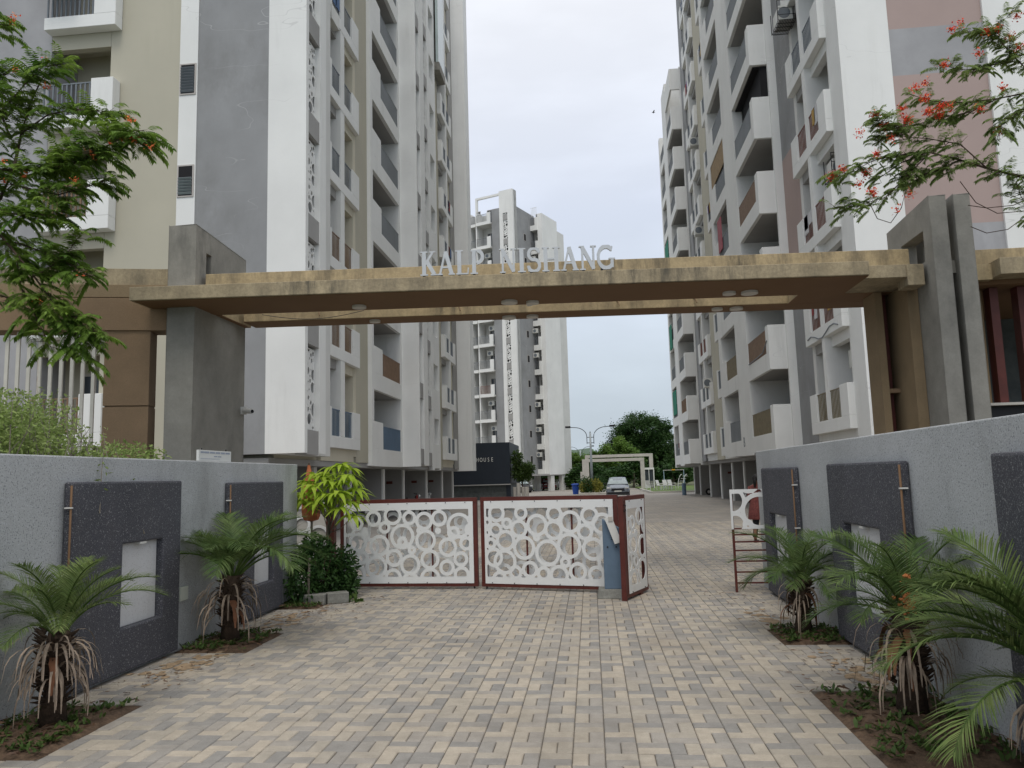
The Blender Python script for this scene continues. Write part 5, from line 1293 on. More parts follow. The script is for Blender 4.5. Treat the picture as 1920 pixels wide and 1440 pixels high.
Lp = [
 (P([(-60, 420, 9.6), (0, 372, 9.7), (25, 320, 9.8), (40, 250, 9.9), (58, 190, 9.9), (85, 135, 9.8)]), .035),
 (P([(30, 315, 9.8), (80, 322, 9.5), (130, 310, 9.3), (180, 285, 9.2), (235, 255, 9.1), (285, 270, 9.0)]), .020),
 (P([(-60, 320, 9.4), (0, 318, 9.4), (60, 318, 9.3), (110, 312, 9.2), (165, 300, 9.2), (210, 292, 9.1)]), .020),
 (P([(20, 345, 9.7), (60, 355, 9.4), (110, 365, 9.3), (160, 352, 9.2), (205, 335, 9.1)]), .014),
 (P([(40, 250, 9.9), (90, 215, 9.7), (140, 205, 9.6), (190, 208, 9.5), (212, 215, 9.4)]), .013),
 (P([(20, 260, 9.9), (0, 210, 9.8), (-10, 150, 9.8), (20, 130, 9.7)]), .018),
 (P([(-60, 400, 9.0), (0, 440, 9.0), (50, 500, 9.0), (95, 560, 9.0), (140, 620, 9.0), (165, 680, 9.0)]), .020),
 (P([(-40, 450, 9.3), (30, 455, 9.3), (90, 475, 9.2), (140, 500, 9.1), (170, 520, 9.1)]), .014),
 (P([(-40, 540, 9.5), (20, 560, 9.4), (70, 590, 9.3), (120, 600, 9.2), (180, 650, 9.1)]), .014),
 (P([(-40, 380, 9.1), (20, 400, 9.1), (60, 405, 9.1), (100, 400, 9.0), (120, 395, 9.0)]), .012),
 (P([(-40, 240, 9.6), (10, 200, 9.6), (45, 160, 9.6), (80, 125, 9.5), (120, 120, 9.5)]), .014),
 (P([(60, 330, 9.5), (110, 290, 9.4), (160, 262, 9.3), (215, 245, 9.2), (270, 245, 9.1)]), .010),
 (P([(-50, 60, 9.6), (-10, 45, 9.6), (20, 48, 9.6)]), .010),
 (P([(60, 520, 9.0), (95, 500, 9.0), (130, 470, 9.0), (150, 440, 9.0)]), .010),
 (P([(95, 560, 9.0), (120, 590, 9.0), (165, 600, 9.0), (185, 640, 9.0)]), .010),
 (P([(30, 480, 9.0), (40, 540, 9.0), (70, 600, 9.0), (100, 660, 9.0)]), .010),
]
Lf = [(atY(px, py, Y), .05, n_) for px, py, Y, n_ in [(88, 163, 9.6, 40), (30, 130, 9.7, 30), (243, 225, 9.2, 46), (250, 262, 9.0, 36), (205, 270, 9.1, 20), (142, 340, 9.0, 45), (46, 330, 9.3, 26), (175, 290, 9.1, 16), (228, 262, 9.1, 20), (282, 278, 9.0, 20), (22, 37, 9.6, 40), (86, 112, 9.7, 20), (70, 560, 8.9, 24), (150, 515, 8.9, 14), (170, 285, 9.1, 14), (8, 340, 9.3, 16), (30, 30, 9.5, 16), (5, 300, 9.3, 20)]]
flame_tree('feathery green flame tree with few orange flowers over the left wall', [Vector((-9.6, 10.2, 0)), Vector((-9.3, 10.1, 2.2)), Vector((-8.9, 9.9, 4.2)), Vector((-8.3, 9.7, 5.1))],
    Lp, 1150, (.20, .36), 'flame', [(a_, b_, int(c_*.55)) for a_, b_, c_ in Lf], ['flower2', 'flower'], 41, loose=.17)
Rp = [
 (P([(2010, 360, 10.0), (1920, 332, 10.1), (1860, 318, 10.2), (1800, 300, 10.3), (1740, 285, 10.3), (1690, 305, 10.3), (1640, 340, 10.3)]), .022),
 (P([(1850, 315, 10.2), (1800, 270, 10.3), (1740, 260, 10.4), (1680, 255, 10.4), (1630, 260, 10.4)]), .010),
 (P([(1740, 290, 10.3), (1700, 330, 10.2), (1660, 370, 10.2), (1610, 385, 10.2), (1560, 390, 10.2)]), .009),
 (P([(2010, 150, 10.6), (1920, 175, 10.6), (1870, 185, 10.6), (1810, 192, 10.6), (1750, 190, 10.6), (1700, 175, 10.6)]), .014),
 (P([(1870, 185, 10.6), (1820, 210, 10.5), (1770, 220, 10.5), (1710, 235, 10.5), (1650, 245, 10.5)]), .009),
 (P([(2010, 60, 10.8), (1925, 130, 10.8), (1900, 105, 10.8), (1860, 60, 10.8), (1900, 20, 10.8)]), .014),
 (P([(1925, 100, 10.8), (1880, 115, 10.8), (1840, 130, 10.8), (1800, 130, 10.7), (1745, 118, 10.7)]), .009),
 (P([(1900, 105, 10.8), (1870, 70, 10.8), (1830, 60, 10.8), (1790, 60, 10.7)]), .008),
 (P([(1740, 285, 10.3), (1690, 290, 10.2), (1640, 300, 10.2), (1600, 320, 10.2), (1570, 335, 10.2)]), .008),
 (P([(2010, 215, 10.4), (1925, 205, 10.4), (1880, 225, 10.4), (1870, 260, 10.4)]), .008),
 (P([(2000, 420, 10.2), (1940, 400, 10.2), (1915, 370, 10.2), (1905, 340, 10.2)]), .010),
 (P([(1800, 300, 10.3), (1760, 320, 10.3), (1720, 330, 10.3), (1690, 340, 10.3)]), .007),
 (P([(1700, 240, 10.3), (1660, 230, 10.3), (1640, 225, 10.3)]), .006),
]
Rfl = [(atY(px, py, Y), .055, n_) for px, py, Y, n_ in [(1700, 225, 10.3, 110), (1735, 185, 10.4, 60), (1740, 210, 10.4, 80), (1760, 215, 10.4, 70), (1780, 200, 10.4, 40), (1640, 215, 10.3, 60), (1655, 240, 10.3, 50), (1560, 330, 10.2, 50), (1580, 318, 10.2, 50), (1625, 325, 10.2, 60), (1635, 360, 10.1, 70), (1645, 290, 10.2, 40), (1670, 260, 10.2, 30), (1610, 345, 10.2, 30), (1785, 55, 10.7, 40), (1850, 60, 10.7, 60), (1870, 55, 10.7, 50), (1895, 70, 10.8, 60), (1880, 165, 10.6, 40), (1835, 100, 10.7, 40), (1800, 45, 10.7, 24), (1905, 30, 10.8, 40), (1875, 245, 10.4, 50), (1838, 205, 10.4, 40), (1612, 250, 10.3, 26), (1705, 365, 10.1, 24), (1735, 155, 10.4, 30), (1715, 165, 10.4, 30), (1770, 120, 10.6, 40), (1910, 90, 10.7, 50), (1682, 392, 10.1, 16), (1765, 200, 10.3, 40), (1690, 205, 10.3, 50)]]
flame_tree('sparse peacock flower tree with scarlet blooms in the upper right corner', [Vector((8.6, 10.8, 0)), Vector((8.5, 10.7, 3.0)), Vector((8.3, 10.5, 5.0)), Vector((7.7, 10.3, 5.7))],
    Rp, 900, (.12, .24), 'flame_r', Rfl, ['flower', 'flower2'], 42, loose=.15)

# ------------------------------------------------------------------ far trees
def big_tree(label, loc, h, blobs, n_, leafm, seed, leaf=.42, trunk=.3, cat='tree', group='trees at the back'):
    random.seed(seed); loc = Vector(loc)
    t = thing('tree', label, cat, loc, 0, group)
    mb = MB(); mb.tube([(0, 0, 0), (.1, 0, h*.25), (.15, 0, h*.5), (0, .1, h*.75)], [trunk, trunk*.8, trunk*.5, trunk*.15], 9)
    for (c_, r) in blobs:
        mb.tube([(0.1, 0, h*.22), (c_[0]*.5, c_[1]*.5, (h*.25+c_[2])*.5), (c_[0], c_[1], c_[2])], [trunk*.5, trunk*.3, .03], 6)
    mb.build('trunk', 'bark_grey', t, local=True, smooth=True)
    mb = MB(); tot = sum(r[0]*r[2] for _, r in blobs)
    for (c_, r) in blobs:
        k = max(8, int(34*r[0]*r[2]/4)); sub = []
        for _ in range(k):
            d_ = rdir(-.8, 1); s_ = .45+.55*random.random()
            sub.append(Vector((c_[0]+d_.x*r[0]*s_, c_[1]+d_.y*r[1]*s_, c_[2]+d_.z*r[2]*s_)))
        nn_ = int(n_*r[0]*r[2]/tot/k)
        for sb_ in sub:
            rr = random.uniform(.13, .25)*min(r)
            for _ in range(nn_):
                p = sb_+Vector((random.gauss(0, 1)*rr, random.gauss(0, 1)*rr, random.gauss(0, .7)*rr))
                leaf_quad(mb, p, rdir(-.6, .6), Vector((0, 0, 1))+rdir()*.9, leaf*random.uniform(.5, 1.3), leaf*.55*random.uniform(.7, 1.2), seg=2)
    mb.build('crown', leafm, t, local=True)
    return t
big_tree('tallest dark broad tree right of the far white tower', (7.0, 112, 0), 10.5, [((.3, 0, 7.6), (3.6, 3.2, 2.7)), ((-1.8, 0, 6.0), (2.9, 3, 2.2)), ((2.6, 0, 5.4), (2.8, 3, 2.8)), ((0, -.5, 4.0), (4.6, 2.8, 2.4)), ((3.4, 0, 8.0), (1.5, 1.5, 1.4)), ((1.0, 0, 9.2), (1.8, 1.6, 1.1))], 52000, 'tree1', 51, leaf=.28)
big_tree('mid green tree just left of the tallest dark tree', (2.8, 103, 0), 6.6, [((.6, 0, 5.0), (2.0, 2, 1.5)), ((-1.2, 0, 3.8), (1.9, 2, 1.6)), ((1.8, 0, 3.6), (2, 2, 2.0))], 20000, 'tree2', 52, leaf=.25, trunk=.18)
big_tree('low light green trees between lamp posts and far tower', (-2.4, 108, 0), 5.6, [((0, 0, 3.6), (2.4, 2, 1.5)), ((-1.8, 0, 3.3), (2.0, 2, 1.5)), ((2.2, 0, 3.0), (1.8, 2, 1.5)), ((0, -.5, 1.7), (3.4, 2, 1.5)), ((2.8, 0, 1.4), (2.4, 2, 1.4))], 30000, 'tree2', 53, leaf=.25, trunk=.16)
big_tree('dark tree behind the climbing frame at the right tower end', (14.5, 108, 0), 7.2, [((0, 0, 4.6), (3.0, 2, 2.2)), ((-2.6, 0, 2.8), (2.5, 2, 1.9)), ((3, 0, 4), (3, 2, 2.5))], 20000, 'tree1', 54, leaf=.28)
for i, (x, y, hh, mt_, lab) in enumerate([(-8.5, 120, 5.5, 'tree1', 'dark tree seen through the far tower stilts'), (-.2, 96, 3.6, 'tree1', 'low dark tree behind the second lamp post'), (5.2, 97, 3.6, 'tree1', 'dark foliage framed inside the far pergola'), (10.0, 97, 3.4, 'tree1', 'dark hedge tree behind the garden chairs'), (18, 118, 9, 'tree1', 'tall tree hidden past the right tower end'), (-16, 122, 6, 'tree1', 'dark tree far left behind the club house')]):
    big_tree(lab, (x, y, 0), hh, [((0, 0, hh*.55), (hh*.6, 1.5, hh*.42)), ((-1.6, 0, hh*.4), (hh*.45, 1.5, hh*.35)), ((1.7, 0, hh*.38), (hh*.45, 1.5, hh*.35))], 5200, mt_, 60+i, leaf=.36, trunk=.15)
# far tree belt and hill
random.seed(70)
mb = MB()
for i in range(260):
    x = random.uniform(-70, 90); y = random.uniform(150, 175); hh = random.uniform(3, 6.5)
    for _ in range(60): leaf_quad(mb, (x+random.gauss(0, 2), y+random.gauss(0, 1.5), random.uniform(0.2, hh)), rdir(-.5, .5), Vector((0, 0, 1))+rdir()*.8, random.uniform(.8, 1.6), random.uniform(.5, .9), seg=2)
tag(mb.build('tree_belt', 'tree1'), 'distant belt of mixed trees along the horizon', 'trees', kind='stuff')
mb = MB(); nx, ny = 60, 8
for j in range(ny+1):
    for i in range(nx+1):
        x = -240+400*i/nx; y = 300+120*j/ny
        z = 13.5*math.exp(-((x+10)/75)**2)*math.sin(math.pi*j/ny)**.7*(1+.12*math.sin(i*1.3)+.08*math.sin(i*2.9+j))-.5
        mb.v.append((x, y, z))
for j in range(ny):
    for i in range(nx): q = j*(nx+1)+i; mb.quadface((q, q+1, q+nx+2, q+nx+1))
tag(mb.build('hill', 'hill', smooth=True), kind='structure')

# ------------------------------------------------------------------ lamps, pergola, garden
def lamp(loc, label, hh=5.7, arm=2.25, s_=1.0):
    t = thing('street_lamp', label, 'street lamp', loc, 0, 'double armed street lamps')
    MB().tube([(0, 0, 0), (0, 0, hh*.72), (0, 0, hh*.98)], [.13, .10, .085], 12).build('pole', 'post', t, local=True, smooth=True)
    MB().tube([(0, 0, hh*.98), (0, 0, hh)], [.06, .02], 8).build('finial', 'blackmetal', t, local=True)
    for sg_ in (-1, 1):
        pts = [(sg_*.32, 0, hh*.80), (sg_*.32, 0, hh*.92)]
        for i in range(1, 9):
            a = i/8*math.pi/2; pts.append((sg_*(.32+1.15*(1-math.cos(a))), 0, hh*.92+(hh*.15)*math.sin(a)))
        pts.append((sg_*arm*.82, 0, hh*1.075))
        MB().tube(pts, .035, 6).build('arm', 'blackmetal', t, local=True, smooth=True)
        mb = MB(); mb.box(sg_*(arm*.80), sg_*(arm*1.02), -.1, .1, hh*1.065, hh*1.095); mb.build('lamp_head', 'blackmetal', t, local=True)
    MB().box(-.32, .32, -.02, .02, hh*.90, hh*.91).box(-.32, .32, -.02, .02, hh*.81, hh*.82).build('cross_bar', 'blackmetal', t, local=True)
    return t
lamp((.08, 72, 0), 'nearer double armed street lamp rising from the planted island', 5.75)
lamp((-1.6, 128, 0), 'farther double armed street lamp behind the nearer one', 6.0)
t = thing('flower_island', 'planted island of yellowish shrubs around the nearer lamp base', 'planting bed', (.1, 71.5, 0))
MB().box(-1.0, 1.35, 69.8, 73.5, 0, .14).build('kerb', 'stone', t, bevel=.02)
random.seed(75)
for i, (x, y, h_, m_) in enumerate([(-.6, 70.6, 1.1, 'yleaf'), (-.35, 70.4, 1.5, 'bush'), (-.7, 71.5, 1.6, 'bush'), (.5, 70.6, 1.3, 'yleaf'), (1.0, 71.5, 1.5, 'bush'), (-.2, 71.0, 1.4, 'yleaf'), (.6, 72.2, 1.7, 'bush')]):
    mb = MB(); clump(mb, (x, y, h_*.5+.1), (.5, .4, h_*.5), 420, .20, .08); o = mb.build('shrub', m_, t)
t = thing('far_pergola', 'pale double beamed pergola frame at the far garden entrance', 'pergola', (3, 86, 0))
def perg(y, x0, x1, z, w, nm):
    MB().box(x0, x1, y, y+.35, z-.32, z).build('beam', 'stone', t, bevel=.02)
    for x in (x0, x1-w): MB().box(x, x+w, y+.002, y+.34, 0, z-.321).build('column', 'stone', t, bevel=.015)
perg(84.0, -.9, 5.75, 3.42, .42, 0); perg(88.0, -.6, 7.0, 3.95, .42, 1)
MB().box(5.4, 5.7, 84.36, 87.99, 3.1, 3.4).build('link_beam', 'stone', t)
t = thing('kiosk', 'small white glazed kiosk beside the pergola columns', 'kiosk', (6.3, 86.5, 0))
MB().box(5.8, 6.9, 85.9, 87.5, 2.15, 2.35).box(5.8, 5.9, 85.9, 87.5, 0, 2.149).box(6.8, 6.9, 85.9, 87.5, 0, 2.149).box(5.901, 6.25, 85.9, 86.0, 0, .9).build('frame', 'gatewhite', t)
MB().box(5.9, 6.8, 86.05, 86.08, .9, 2.14).build('glass', 'glass', t); MB().box(6.3, 6.36, 85.9, 86.0, 0, 2.149).build('door_post', 'gatewhite', t)
# lawn with kerb
t = MB().box(5.3, 13, 68.2, 96, 0, .13).build('lawn', 'lawn'); tag(t, kind='structure')
k_ = MB().box(5.1, 13, 67.9, 68.19, 0, .16).box(5.1, 5.299, 68.2, 84, 0, .16).build('lawn_kerb', 'stone'); tag(k_, kind='structure')
def chair(loc, rz, label):
    t = thing('garden_chair', label, 'chair', loc, rz, 'white garden chairs on the lawn edge')
    MB().box(-.27, .27, -.25, .25, .36, .41).build('seat', 'pvc', t, local=True, bevel=.01)
    mb = MB(); mb.obox((-.24, .22, .42), (.48, 0, 0), (0, .04, .01), (0, .16, .50)); mb.build('backrest', 'pvc', t, local=True, bevel=.01)
    for sx in (-1, 1):
        for sy in (-1, 1): MB().box(sx*.25-.025, sx*.25+.025, sy*.22-.025, sy*.22+.025, 0, .359).build('leg', 'pvc', t, local=True)
        MB().box(sx*.29-.03, sx*.29+.03, -.25, .25, .58, .62).build('armrest', 'pvc', t, local=True)
for (x, y, a, l_) in [(5.6, 75, 2.2, 'leftmost white garden chair below the pergola column'), (6.55, 75, .9, 'second white garden chair, in front of the kiosk'), (7.2, 75.6, .5, 'third white garden chair on the lawn edge'), (7.65, 75.2, .6, 'rightmost white garden chair nearest the climbing frame')]: chair((x, y, .13), a, l_)
t = thing('swing_frame', 'green and yellow swing frame on the lawn', 'swing', (9, 84, 0.13))
for x in (7.75, 9.85):
    for dy in (-.6, .6): MB().tube([(x, 84+dy, .13), (x, 84, 2.0)], .03, 8).build('leg', 'rail_bluebar', t)
MB().tube([(7.7, 84, 2.0), (9.9, 84, 2.0)], .03, 8).build('top_bar', 'frame', t)
MB().box(8.6, 8.95, 83.93, 84.07, 1.98, 2.10).build('board', 'yellow', t)
t = thing('climbing_frame', 'pale arched climbing frame beside the swing', 'climbing frame', (9.6, 80.5, .13))
for x in (8.8, 9.3):
    pts = [(x+(.45*(1-math.cos(a))), 80.5, .13+1.4*math.sin(a)) for a in [i*math.pi/16 for i in range(9)]]
    MB().tube(pts, .035, 6).build('arch', 'gatewhite', t)
for i in range(5): MB().tube([(8.85+.03*i*i, 80.5, .35+.25*i), (9.35+.03*i*i, 80.5, .35+.25*i)], .02, 6).build('rung', 'gatewhite', t)
o = MB().tube([(7.0, 60.0, 0), (7.0, 60.0, .9)], .16, 10).build('gas_box', 'bluebox'); tag(o, 'blue-grey cylinder bin at the far corner of the right tower', 'bin')
t = thing('litter_bin', 'blue plastic bin at the foot of the far tree line', 'bin', (-1.45, 71.5, 0))
MB().tube([(-1.45, 71.5, 0), (-1.45, 71.5, .85)], [.26, .33], 14).build('body', 'binblue', t); MB().tube([(-1.45, 71.5, .85), (-1.45, 71.5, .93), (-1.45, 71.5, .98)], [.40, .38, .2], 14).build('lid', 'binblue', t)
o = MB().box(2.55, 2.80, 66, 66.25, 0, 1.1).build('bollard', 'gatewhite', bevel=.02); tag(o, 'short white post just right of the parked blue car', 'bollard')
t = thing('boundary_wall', 'low grey boundary wall behind the far tower', 'wall', (-5, 118, 0))
MB().box(-40, 1.0, 118, 118.25, 0, 1.3).build('wall_body', 'block', t)
o = MB().box(-1.15, -.55, 86, 86.2, 0, 2.1).build('marker_slab', 'stone', bevel=.02); tag(o, 'pale upright slab left of the lamp island', 'slab')

# planters beside the club house
random.seed(80)
for i, (x, y, h_, lab) in enumerate([(-5.95, 60.3, .95, 'leftmost pale ribbed planter of the row by the club house'), (-5.62, 60.1, 1.25, 'tallest pale ribbed planter, second from the club house'), (-5.3, 60.3, .95, 'third pale ribbed planter from the club house'), (-4.98, 60.1, .95, 'rightmost pale ribbed planter near the parked dark car')]):
    t = thing('tall_planter', lab, 'planter', (x, y, 0), 0, 'pale planters by the club house')
    MB().tube([(x, y, 0), (x, y, h_)], [.13, .16], 10).build('pot', 'stone', t)
    MB().cyl(x, y, h_-.02, h_+.005, .13, 10).build('soil', 'soil', t)
t = thing('round_shrub', 'leafy green shrub standing over the pale planters', 'shrub', (-5.4, 60.9, 0))
mb = MB(); clump(mb, (-5.4, 60.9, 2.1), (.85, .6, .75), 1900, .22, .08); clump(mb, (-5.75, 60.8, 3.1), (.45, .4, .75), 700, .22, .08); clump(mb, (-4.9, 60.8, 2.4), (.5, .4, .5), 700, .26, .05); mb.build('foliage', 'weed', t)
MB().tube([(-5.4, 60.9, 0), (-5.4, 60.9, 2)], .06, 6).build('trunk', 'bark', t)

# ------------------------------------------------------------------ vehicles
def car(loc, rz, label, paint, group='parked cars', L=3.9, Wd=1.70, Hh=1.47):
    """hatchback, front towards -y at rz=0; lofted body"""
    t = thing('parked_car', label, 'car', (0, 0, 0), 0, group)
    prof = [(0, .30, .62), (.06, .22, .74), (.5, .18, .86), (1.05, .17, .97), (1.2, .17, 1.0), (2.0, .17, 1.0), (3.2, .17, 1.0), (3.6, .20, 1.02), (3.85, .28, .98), (3.9, .35, .8)]
    mb = MB(); n_ = 9
    for (y, zb, zt) in prof:
        wsc = Wd/2*(1-.18*max(0, (.5-y)/.5)**2-.10*max(0, (y-3.4)/.5)**2); y = y*L/3.9
        sec = [(-1, .0), (-1.0, .35), (-.99, .7), (-.93, .93), (-.6, 1.0), (0, 1.02), (.6, 1.0), (.93, .93), (.99, .7), (1.0, .35), (1, .0)]
        for (sx, sz) in sec: mb.v.append((sx*wsc, y, zb+(zt-zb)*sz))
    m_ = len(sec)
    for i in range(len(prof)-1):
        for k in range(m_-1): mb.quadface((i*m_+k, i*m_+k+1, (i+1)*m_+k+1, (i+1)*m_+k))
        mb.quadface((i*m_+m_-1, i*m_, (i+1)*m_, (i+1)*m_+m_-1))
    mb.quadface(tuple(range(m_))[::-1]); mb.quadface(tuple(range((len(prof)-1)*m_, len(prof)*m_)))
    mb.build('body', paint, t, smooth=True, local=True)
    cab = [(1.0, .97, .78, .97), (1.65, 1.40, .62, .97), (2.1, Hh, .60, .97), (3.0, Hh-.03, .60, .97), (3.55, 1.3, .58, .97), (3.82, 1.0, .68, .97)]
    mb = MB()
    for (y, z, hw, zb) in cab:
        y = y*L/3.9; mb.v += [(-.80, y, zb), (-hw, y, z), (-hw*.5, y, z+.03), (hw*.5, y, z+.03), (hw, y, z), (.80, y, zb)]
    for i in range(len(cab)-1):
        for k in range(5): mb.quadface((i*6+k, i*6+k+1, (i+1)*6+k+1, (i+1)*6+k))
    mb.build('cabin', paint, t, smooth=True, local=True)
    mb = MB(); mb.add([(-.74, .99, 1.0), (.74, .99, 1.0), (.57, 1.61, 1.40), (-.57, 1.61, 1.40)], [(0, 1, 2, 3)]); mb.build('windscreen', 'windscreen', t, local=True)
    mb = MB(); mb.add([(-.60, 3.60, 1.27), (.60, 3.60, 1.27), (.68, 3.84, 1.02), (-.68, 3.84, 1.02)], [(0, 1, 2, 3)]); mb.build('rear_window', 'glass', t, local=True)
    for s_ in (-1, 1):
        mb = MB(); mb.add([(s_*.815, 1.25, 1.0), (s_*.815, 3.5, 1.0), (s_*.63, 3.2, 1.33), (s_*.645, 1.8, 1.37)], [(0, 1, 2, 3)]); mb.build('side_window', 'glass', t, local=True)
        mb = MB(); mb.box(s_*.80, s_*.50, .00, .12, .66, .78); mb.build('headlight', 'hlamp', t, local=True, bevel=.02)
        mb = MB(); mb.box(s_*.86, s_*1.0, 1.05, 1.15, .98, 1.10); mb.build('wing_mirror', 'blackmetal', t, local=True, bevel=.02)
        for y in (.75, 3.15):
            mb = MB(); mb.tube([(s_*.86, y, .30), (s_*.66, y, .30)], .30, 18); w = mb.build('wheel', 'tyre', t, local=True)
            mb = MB(); mb.tube([(s_*.868, y, .30), (s_*.861, y, .30)], .19, 14); mb.build('rim', 'frame', w, local=True)
    MB().box(-.48, .48, -.012, .0, .50, .70).build('grille', 'blackmetal', t, local=True); MB().box(-.80, .80, -.015, .0, .28, .42).build('lower_intake', 'blackmetal', t, local=True)
    MB().box(-.26, .26, -.03, -.018, .44, .54).build('number_plate', 'pvc', t, local=True)
    t.location = loc; t.rotation_euler = (0, 0, rz)
    return t
car((1.92, 57.2, 0), -.03, 'grey-blue hatchback facing the camera on the inner road', 'car_blue')
car((-9.0, 30.4, 0), math.pi/2+.03, 'black car parked in the bay under the left tower', 'car_black')
car((-7.0, 83.5, 0), 0.5, 'black car parked left under the far tower', 'car_black')
car((-4.95, 95.0, 0), .3, 'red car parked beneath the far tower between piers', 'car_red')
car((-2.9, 100, 0), .2, 'white van-like car behind the far tower piers', 'car_white', Hh=1.6)
car((8.75, 56.6, 0), -math.pi/2, 'white car nose showing between right tower piers', 'car_white')
def scooter(loc, rz, label, paint):
    t = thing('scooter', label, 'scooter', (0, 0, 0), 0, 'parked scooters')
    for y in (0, 1.25):
        w = MB().tube([(-.05, y, .25), (.05, y, .25)], .25, 16).build('wheel', 'tyre', t, local=True)
        MB().tube([(-.055, y, .25), (.055, y, .25)], .11, 12).build('rim', 'frame', w, local=True)
    mb = MB(); mb.add([(-.05, .12, .45), (.05, .12, .45), (.20, .28, .35), (-.20, .28, .35), (-.06, .22, .98), (.06, .22, .98), (.17, .33, .92), (-.17, .33, .92)], [(0,3,2,1),(4,5,6,7),(0,1,5,4),(1,2,6,5),(2,3,7,6),(3,0,4,7)]); mb.build('front_apron', paint, t, local=True, bevel=.02)
    MB().box(-.14, .14, .34, .75, .24, .32).build('floorboard', 'blackmetal', t, local=True, bevel=.02)
    mb = MB(); mb.add([(-.12, .72, .3), (.12, .72, .3), (.16, 1.45, .5), (-.16, 1.45, .5), (-.13, .70, .70), (.13, .70, .70), (.12, 1.5, .78), (-.12, 1.5, .78)], [(0,3,2,1),(4,5,6,7),(0,1,5,4),(1,2,6,5),(2,3,7,6),(3,0,4,7)]); mb.build('rear_body', paint, t, local=True, bevel=.03)
    MB().box(-.13, .13, .72, 1.4, .785, .85).build('seat', 'blackmetal', t, local=True, bevel=.02)
    MB().tube([(-.34, .33, 1.04), (-.1, .25, 1.0), (.1, .25, 1.0), (.34, .33, 1.04)], .02, 6).build('handlebar', 'blackmetal', t, local=True)
    mb = MB(); mb.tube([(0, .10, .88), (0, .18, .90)], [.08, .09], 10); mb.build('headlight', 'hlamp', t, local=True)
    MB().tube([(0, .02, .25), (0, .14, .55)], .035, 6).build('fork', 'blackmetal', t, local=True)
    t.location = loc; t.rotation_euler = (0, 0, rz); return t
scooter((-8.45, 38.2, 0), 2.0, 'red and white scooter parked under the left tower', 'car_red')
scooter((-9.0, 43.4, 0), 1.2, 'white scooter deeper under the left tower', 'car_white')
scooter((8.6, 58.3, 0), -1.9, 'white scooter by the last right tower pier', 'car_white')

# ------------------------------------------------------------------ person
def skin_body(name, verts, edges, radii, m_, parent, sub=2, root=0):
    me = bpy.data.meshes.new(name); me.from_pydata([tuple(v) for v in verts], edges, []); o = bpy.data.objects.new(name, me); C.objects.link(o)
    md = o.modifiers.new('skin', 'SKIN'); md.use_smooth_shade = True
    sv = me.skin_vertices[0].data
    for i, r in enumerate(radii): sv[i].radius = (r if hasattr(r, '__len__') else (r, r))
    sv[root].use_root = True
    ss = o.modifiers.new('sub', 'SUBSURF'); ss.levels = sub; ss.render_levels = sub
    me.materials.append(M[m_]); o.parent = parent
    return o
pn = thing('person', 'woman in maroon tunic with black ponytail walking away behind gate stub', 'person', (0, 0, 0))
V_ = [(0, 0, .88), (0, .01, 1.05), (0, 0, 1.22), (0, 0, 1.32), (0, -.01, 1.40), (0, -.01, 1.46), (0, -.02, 1.53),
      (.15, 0, 1.30), (.20, .04, 1.08), (.14, .14, .98), (.07, .20, 1.0), (-.15, 0, 1.30), (-.21, .02, 1.07), (-.17, .10, .88), (-.16, .13, .80),
      (.08, 0, .80), (.09, .04, .46), (.09, -.06, .10), (.09, .06, .04), (-.08, 0, .80), (-.08, -.04, .46), (-.09, -.18, .12), (-.09, -.08, .04)]
E_ = [(0, 1), (1, 2), (2, 3), (3, 4), (4, 5), (5, 6), (3, 7), (7, 8), (8, 9), (9, 10), (3, 11), (11, 12), (12, 13), (13, 14), (0, 15), (15, 16), (16, 17), (17, 18), (0, 19), (19, 20), (20, 21), (21, 22)]
Rr = [(.145, .11), (.12, .095), (.14, .10), (.13, .09), .05, .075, .085, .055, .042, .032, .03, .055, .042, .034, .03, .095, .06, .04, .035, .095, .06, .04, .035]
skin_body('body', V_, E_, Rr, 'skin', pn)
# tunic: flared shell over torso and hips
mb = MB(); prof = [(1.37, .10, .08), (1.33, .19, .12), (1.22, .185, .135), (1.06, .165, .13), (.92, .20, .155), (.75, .235, .18), (.56, .26, .19), (.54, .25, .18)]; n_ = 18
for z, rx, ry in prof:
    for k in range(n_): a = 6.283*k/n_; w = 1+(.05*math.sin(k*3) if z < 1 else 0); mb.v.append((rx*math.cos(a)*w, ry*math.sin(a)*w, z))
for i in range(len(prof)-1):
    for k in range(n_): mb.quadface((i*n_+k, i*n_+(k+1) % n_, (i+1)*n_+(k+1) % n_, (i+1)*n_+k))
mb.build('tunic', 'kurta', pn, local=True, smooth=True)
for s_, pts in ((1, [(.15, 0, 1.31), (.205, .04, 1.09), (.16, .12, 1.0)]), (-1, [(-.15, 0, 1.31), (-.215, .02, 1.08), (-.19, .07, .96)])):
    MB().tube(pts, [.075, .062, .055], 10).build('sleeve', 'kurta', pn, local=True, smooth=True)
for pts in ([(.08, 0, .82), (.09, .04, .46), (.09, -.05, .12)], [(-.08, 0, .82), (-.08, -.04, .46), (-.09, -.16, .13)]): MB().tube(pts, [.10, .075, .055], 10).build('trouser_leg', 'black', pn, local=True, smooth=True)
mb = MB(); mb.add([(.05, -.16, 1.3), (.17, -.14, 1.28), (.24, -.20, .62), (.10, -.22, .60), (.05, -.135, 1.3), (.17, -.12, 1.28), (.24, -.17, .62), (.10, -.19, .60)], [(0,3,2,1),(4,5,6,7),(0,1,5,4),(1,2,6,5),(2,3,7,6),(3,0,4,7)]); mb.build('scarf', 'scarf', pn, local=True)
mb = MB()  # hair cap and ponytail at the back of the head
for i in range(9):
    a = i/8*math.pi*.62
    for k in range(14): b_ = 6.283*k/14; mb.v.append((.098*math.sin(a)*math.cos(b_), -.035+.112*math.sin(a)*math.sin(b_), 1.505+.112*math.cos(a)))
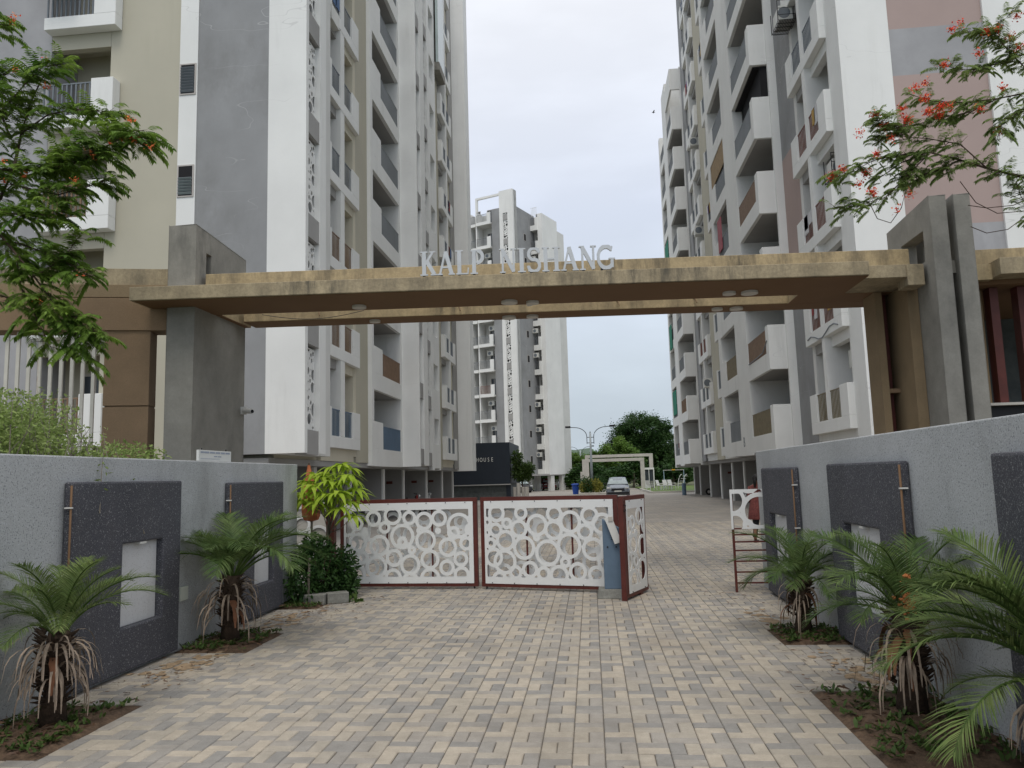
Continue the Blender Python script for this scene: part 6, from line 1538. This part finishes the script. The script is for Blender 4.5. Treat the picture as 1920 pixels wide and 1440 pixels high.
for i in range(8):
    for k in range(14): mb.quadface((i*14+k, i*14+(k+1) % 14, (i+1)*14+(k+1) % 14, (i+1)*14+k))
mb.tube([(0, -.12, 1.53), (-.02, -.17, 1.46), (-.02, -.16, 1.30)], [.04, .045, .02], 8); mb.build('hair', 'hair', pn, local=True, smooth=True)
for s_, x, y in ((1, .09, .05), (-1, -.09, -.1)): MB().box(x-.045, x+.045, y-.10, y+.14, 0, .05).build('shoe', 'blackmetal', pn, local=True, bevel=.015)
for s_ in (-1, 1): MB().tube([(s_*.085, .0, 1.50), (s_*.10, .0, 1.50)], .02, 6).build('ear', 'skin', pn, local=True)
MB().tube([(0, .085, 1.51), (0, .115, 1.49), (0, .09, 1.48)], [.008, .013, .008], 6).build('nose', 'skin', pn, local=True)
# hands with separate fingers
for (hx, hy, hz) in ((.06, .21, 1.0), (-.16, .14, .78)):
    hm = MB(); hm.box(hx-.035, hx+.035, hy-.012, hy+.012, hz-.08, hz)
    for q in range(4): L_ = [.055, .065, .062, .05][q]; x = hx-.027+.018*q; hm.tube([(x, hy, hz-.08), (x, hy+.008, hz-.08-L_*.5), (x, hy+.02, hz-.08-L_)], [.008, .0075, .006], 6)
    hm.tube([(hx+.036, hy, hz-.02), (hx+.055, hy+.01, hz-.05), (hx+.052, hy+.02, hz-.075)], [.009, .008, .007], 6); hm.build('hand', 'skin', pn, local=True)
pn.location = (3.98, 19.2, 0); pn.rotation_euler = (0, 0, -.45)

# bird
bd = thing('bird', 'small dark bird flying in the sky by the right tower', 'bird', tuple(atY(1225, 211, 60)))
MB().tube([(-.12, 0, 0), (0, 0, .03), (.14, 0, 0)], [.01, .05, .01], 8).build('body', 'black', bd, local=True, smooth=True)
for s_ in (-1, 1):
    mb = MB(); mb.add([(-.05, 0, .02), (.06, 0, .02), (.10, s_*.2, .12), (.02, s_*.32, .06)], [(0, 1, 2, 3)]); mb.build('wing', 'black', bd, local=True)

# thin drooping cables in front of the towers at upper right
wi = thing('overhead_cable', 'thin slack cable loop hanging below the red flowered branches', 'cable', tuple(atY(1740, 340, 10.9)))
for pts in ([(1630, 380), (1645, 410), (1670, 418), (1690, 390), (1700, 350)], [(1800, 340), (1830, 380), (1870, 400), (1930, 395)], [(1820, 425), (1850, 437), (1890, 430), (1930, 400)], [(1815, 385), (1850, 390), (1900, 385), (1930, 370)]):
    MB().tube([atY(a, b, 10.9) for a, b in pts], .006, 5).build('cable', 'bark', wi, smooth=True)

sc.cycles.max_bounces = 6
